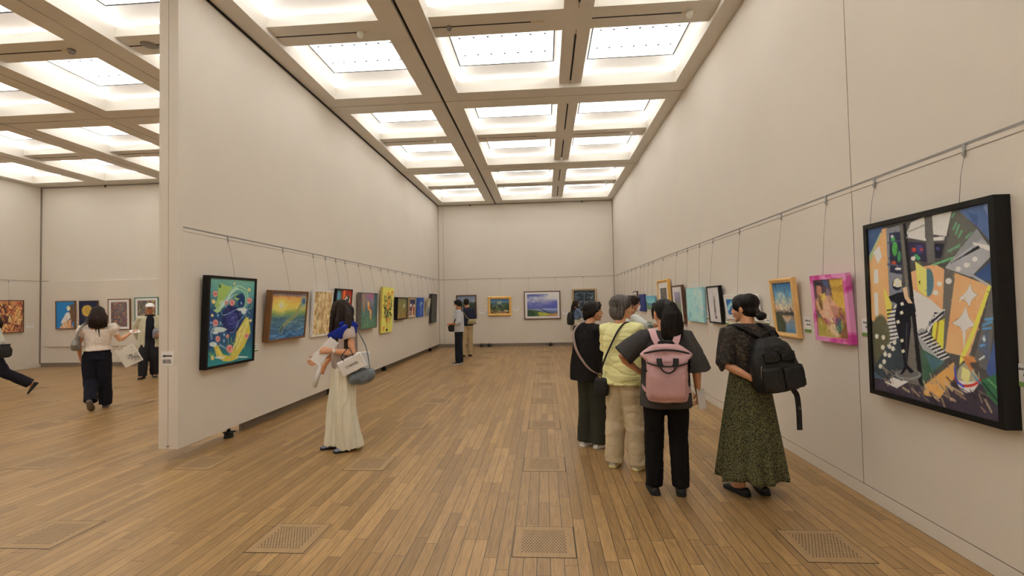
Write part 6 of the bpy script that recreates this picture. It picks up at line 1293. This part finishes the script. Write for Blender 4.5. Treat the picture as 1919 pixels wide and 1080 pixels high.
p.trousers(cloth('dark navy trousers', A(20, 20, 26)), [(1.0, .132, .1, 0), (.93, .155, .112, 0), (.85, .168, .12, -.006), (.78, .16, .12, -.006)], rad=(.112, .098, .082), hem=.05, disp=folds(.014, (8, 8, 2), 67)); p.shoes(mat('dark grey shoe', A(44, 38, 34), .6), mat('grey sole', A(96, 84, 72), .7))
p.hair([((0, -.016, .034), (.088, .102, .087)), ((0, -.05, -.035), (.088, .07, .095))], [([(0, -.05, .085), (0, -.085, .0), (0, -.105, -.1), (0, -.1, -.17), (.0, -.095, -.215)], [(.05, .04), (.092, .048), (.112, .046), (.118, .04), (.112, .022)]), ([(.0, -.105, -.1), (.01, -.105, -.25), (.02, -.11, -.37)], [.025, .012, .005]), ([(-.02, -.105, -.1), (-.025, -.105, -.22), (-.02, -.11, -.31)], [.025, .012, .005]), ([(.06, .03, .05), (.09, -.01, -.05), (.1, -.03, -.15)], [.025, .03, .02]), ([(-.06, .03, .05), (-.09, -.01, -.05), (-.1, -.03, -.15)], [.025, .03, .02])], amp=.004, smooth=5)
M_silver = mat('silver leather', (.30, .29, .28, 1), .3, metal=.75, var=.15, vscale=9)
it = p.item('shoulder_bag', (-.22, -.1, .95), 'silver shoulder bag under the arm of the white blouse', 'bag')
bm = bmesh.new(); sbox(bm, [(-.245, -.06, .93, .03, .03), (-.245, -.06, .95, .055, .07), (-.245, -.06, 1.02, .06, .085), (-.235, -.06, 1.1, .04, .06), (-.225, -.06, 1.15, .02, .03)], pw=2.6); p.ipart(it, 'bag_body', bm, M_silver, voxel=.009)
bm = bmesh.new(); ribbon(bm, smooth_curve([(-.24, -.12, 1.1), (-.21, -.135, 1.22), (-.16, -.07, 1.335), (-.165, .03, 1.31), (-.24, .0, 1.1)], 5), .04, .01, [(V(q) - V((0, 0, 1.15))).normalized() for q in smooth_curve([(-.24, -.12, 1.1), (-.21, -.135, 1.22), (-.16, -.07, 1.335), (-.165, .03, 1.31), (-.24, .0, 1.1)], 5)]); p.ipart(it, 'strap', bm, M_silver, smooth=False)
W_ = p.arm[1][1]; it = p.item('exhibition_leaflet', W_ + V((.06, .06, .03)), 'white leaflet on the open hand of the woman in white blouse', 'paper')
bm = bmesh.new(); sheet(bm, W_ + V((.07, .06, .035)), (1, .3, .1), (-.2, 1, .2), .13, .2, .004); p.ipart(it, 'leaflet', bm, M_paper, smooth=False)
it = p.item('tote_bag', (.34, .05, .72), 'pale printed carrier bag swinging from the elbow of the white blouse', 'bag')
R = Matrix.Translation((.30, -.03, .99)) @ Matrix.Rotation(math.radians(-26), 4, 'Y')
bm = bmesh.new(); bbox(bm, -.125, .125, -.03, .03, -.36, -.05, .004, 1, 0, R); p.ipart(it, 'carrier', bm, spots('printed carrier', A(190, 178, 158), [A(160, 150, 132)], scale=9, thr=.6), smooth=False)
bm = bmesh.new(); rg_ = random.Random(5)
for k in range(34):
    x = rg_.uniform(-.02, .10); z = -.24 + rg_.gauss(0, .045) - x * .3; l = rg_.uniform(.012, .045); a_ = rg_.uniform(-1, 1)
    tube(bm, [R @ V((x, -.0315, z)), R @ V((x + l * math.cos(a_), -.0315, z + l * math.sin(a_)))], .0028, 5)
p.ipart(it, 'printed_sprig', bm, M_grey)
for yy in (-.025, .025):
    bm = bmesh.new(); tube(bm, smooth_curve([R @ V((-.05, yy, -.05)), V((.265, -.02 + yy, 1.05)), R @ V((.05, yy, -.05))], 6), .005, 6); p.ipart(it, 'handle', bm, mat('printed carrier handle', A(180, 168, 150), .7))
# ------------------------------------------------ man with white cap
p = Person((-9.30, 10.5), 222, 1.75, 'man in white cap and ivory jacket walking beside the partition', head=(0, -4, 0), fine=False, skin=SKIN_T); p.hairmat = H_black
p.arms(1, (.25, -.10, 1.04), (.19, -.15, .86)).arms(-1, (-.22, .02, 1.03), (-.16, .2, .95))
p.leg = {1: (V((.11, .06, .45)), V((.12, .02, .075)), math.radians(-20), 0), -1: (V((-.08, .04, .45)), V((-.08, -.10, .085)), math.radians(5), .2)}
p.body()
p.top('shirt', [(1.36, .068, .064, -.018), (1.32, .12, .08, -.014), (1.285, .13, .08, -.004), (1.1, .13, .105, .004), (.95, .13, .11, .004), (.84, .13, .11, .004)], {}, cloth('black polo shirt', A(24, 23, 26)), .011, collar=.5)
ivory = cloth('ivory jacket cloth', A(166, 152, 122))
bm = bmesh.new(); X_, Y_ = V((1, 0, 0)), V((0, 1, 0))
for sd in (1, -1):                          # open front: two panels that meet at the back
    rg = []
    for z, rx, ry in ((.66, .22, .155), (.9, .205, .15), (1.1, .192, .14), (1.22, .186, .128), (1.29, .16, .104), (1.325, .10, .084)):
        o_ = []
        for k in range(13):
            a_ = -math.pi / 2 + sd * (math.pi * .87 * k / 12 - .04); o_.append(V((rx * math.cos(a_), ry * math.sin(a_) - .01, z)))
        rg.append(o_ + [q * 1 - V((q.x * .2, (q.y + .01) * .2, 0)) for q in reversed(o_)])
    loft(bm, rg)
    E_, W_ = p.arm[sd]; sh = p.sh[sd]; tube(bm, [sh + V((-sd * .03, 0, -.01)), sh, sh.lerp(E_, .5), E_, E_.lerp(W_, .5), E_.lerp(W_, .93)], [.075, .082, .078, .07, .064, .058], 16)
p.skinobj('jacket', bm, ivory, .010, 3, folds(.008, (7, 7, 4), 71))
p.trousers(cloth('charcoal trousers', A(32, 30, 30)), rad=(.105, .09, .08), hem=.05, voxel=.011, disp=folds(.008, (8, 8, 6), 72)); p.shoes(M_blackshoe)
p.hair([((0, -.03, .02), (.079, .085, .075))])
bm = bmesh.new(); ell(bm, (0, -.012, .05), (.084, .1, .072), p.HM); ell(bm, (0, .095, .052), (.062, .065, .012), p.HM); p.skinobj('cap', bm, mat('white cap', A(206, 192, 172), .8), .008, 3)
p.glasses(mat('dark glasses rim', (.03, .02, .015, 1)))
it = p.item('shoulder_bag', (-.16, .2, .86), 'grey bag at the front of the man in white cap', 'bag')
bm = bmesh.new(); sbox(bm, [(-.14, .19, .84, .08, .03), (-.14, .2, .87, .1, .05), (-.14, .2, 1.0, .1, .05), (-.14, .19, 1.06, .08, .03)], pw=3); p.ipart(it, 'pouch', bm, mat('grey canvas', A(104, 98, 96), .8), voxel=.01)
# ------------------------------------------------ walker at the left edge
p = Person((-10.36, 8.16), 141, 1.60, 'person in white top striding out of the left edge', head=(0, -5, 0), fine=False); p.hairmat = H_brown
p.arms(-1, (-.2, -.09, 1.04), (-.21, .06, .87)).arms(1, (.2, .08, 1.04), (.2, .2, .9))
p.leg = {1: (V((.08, .2, .47)), V((.08, .30, .08)), 0, 0), -1: (V((-.08, -.16, .47)), V((-.08, -.52, .20)), 0, .95)}
p.body()
p.top('top', [(1.345, .064, .06, -.018), (1.318, .118, .08, -.014), (1.285, .165, .1, -.01), (1.2, .18, .13, 0), (1.05, .18, .135, 0), (.86, .185, .14, 0)], {-1: (1.3, .08, .07), 1: (1.3, .08, .07)}, cloth('white top cloth', A(168, 160, 140)), .011, folds(.01, (7, 7, 5), 75))
p.trousers(cloth('black slacks', A(24, 22, 26)), rad=(.105, .095, .09), hem=.09, voxel=.011, disp=folds(.008, (8, 8, 5), 76)); p.shoes(M_blackshoe)
p.hair([((0, -.016, .034), (.086, .101, .087)), ((0, -.05, -.03), (.084, .068, .09))], [([(0, -.085, 0), (0, -.11, -.1), (0, -.11, -.18)], [(.07, .04), (.085, .045), (.05, .02)])])
it = p.item('shoulder_bag', (-.24, -.06, .84), 'black drawstring bag on the striding person at the left edge', 'bag')
bm = bmesh.new(); sbox(bm, [(-.25, -.17, .76, .05, .05), (-.25, -.17, .79, .07, .085), (-.25, -.17, .90, .07, .095), (-.25, -.17, .98, .05, .06), (-.25, -.17, 1.01, .055, .075)], pw=2.6); p.ipart(it, 'bag_body', bm, M_blacknylon, voxel=.01)
bm = bmesh.new(); pts = smooth_curve([(-.24, -.13, .98), (-.2, .0, 1.2), (-.08, .04, 1.36), (.0, -.08, 1.34)], 5); ribbon(bm, pts, .02, .008, [(V(q) - V((0, 0, 1.1))).normalized() for q in pts]); p.ipart(it, 'strap', bm, M_blacknylon, smooth=False)
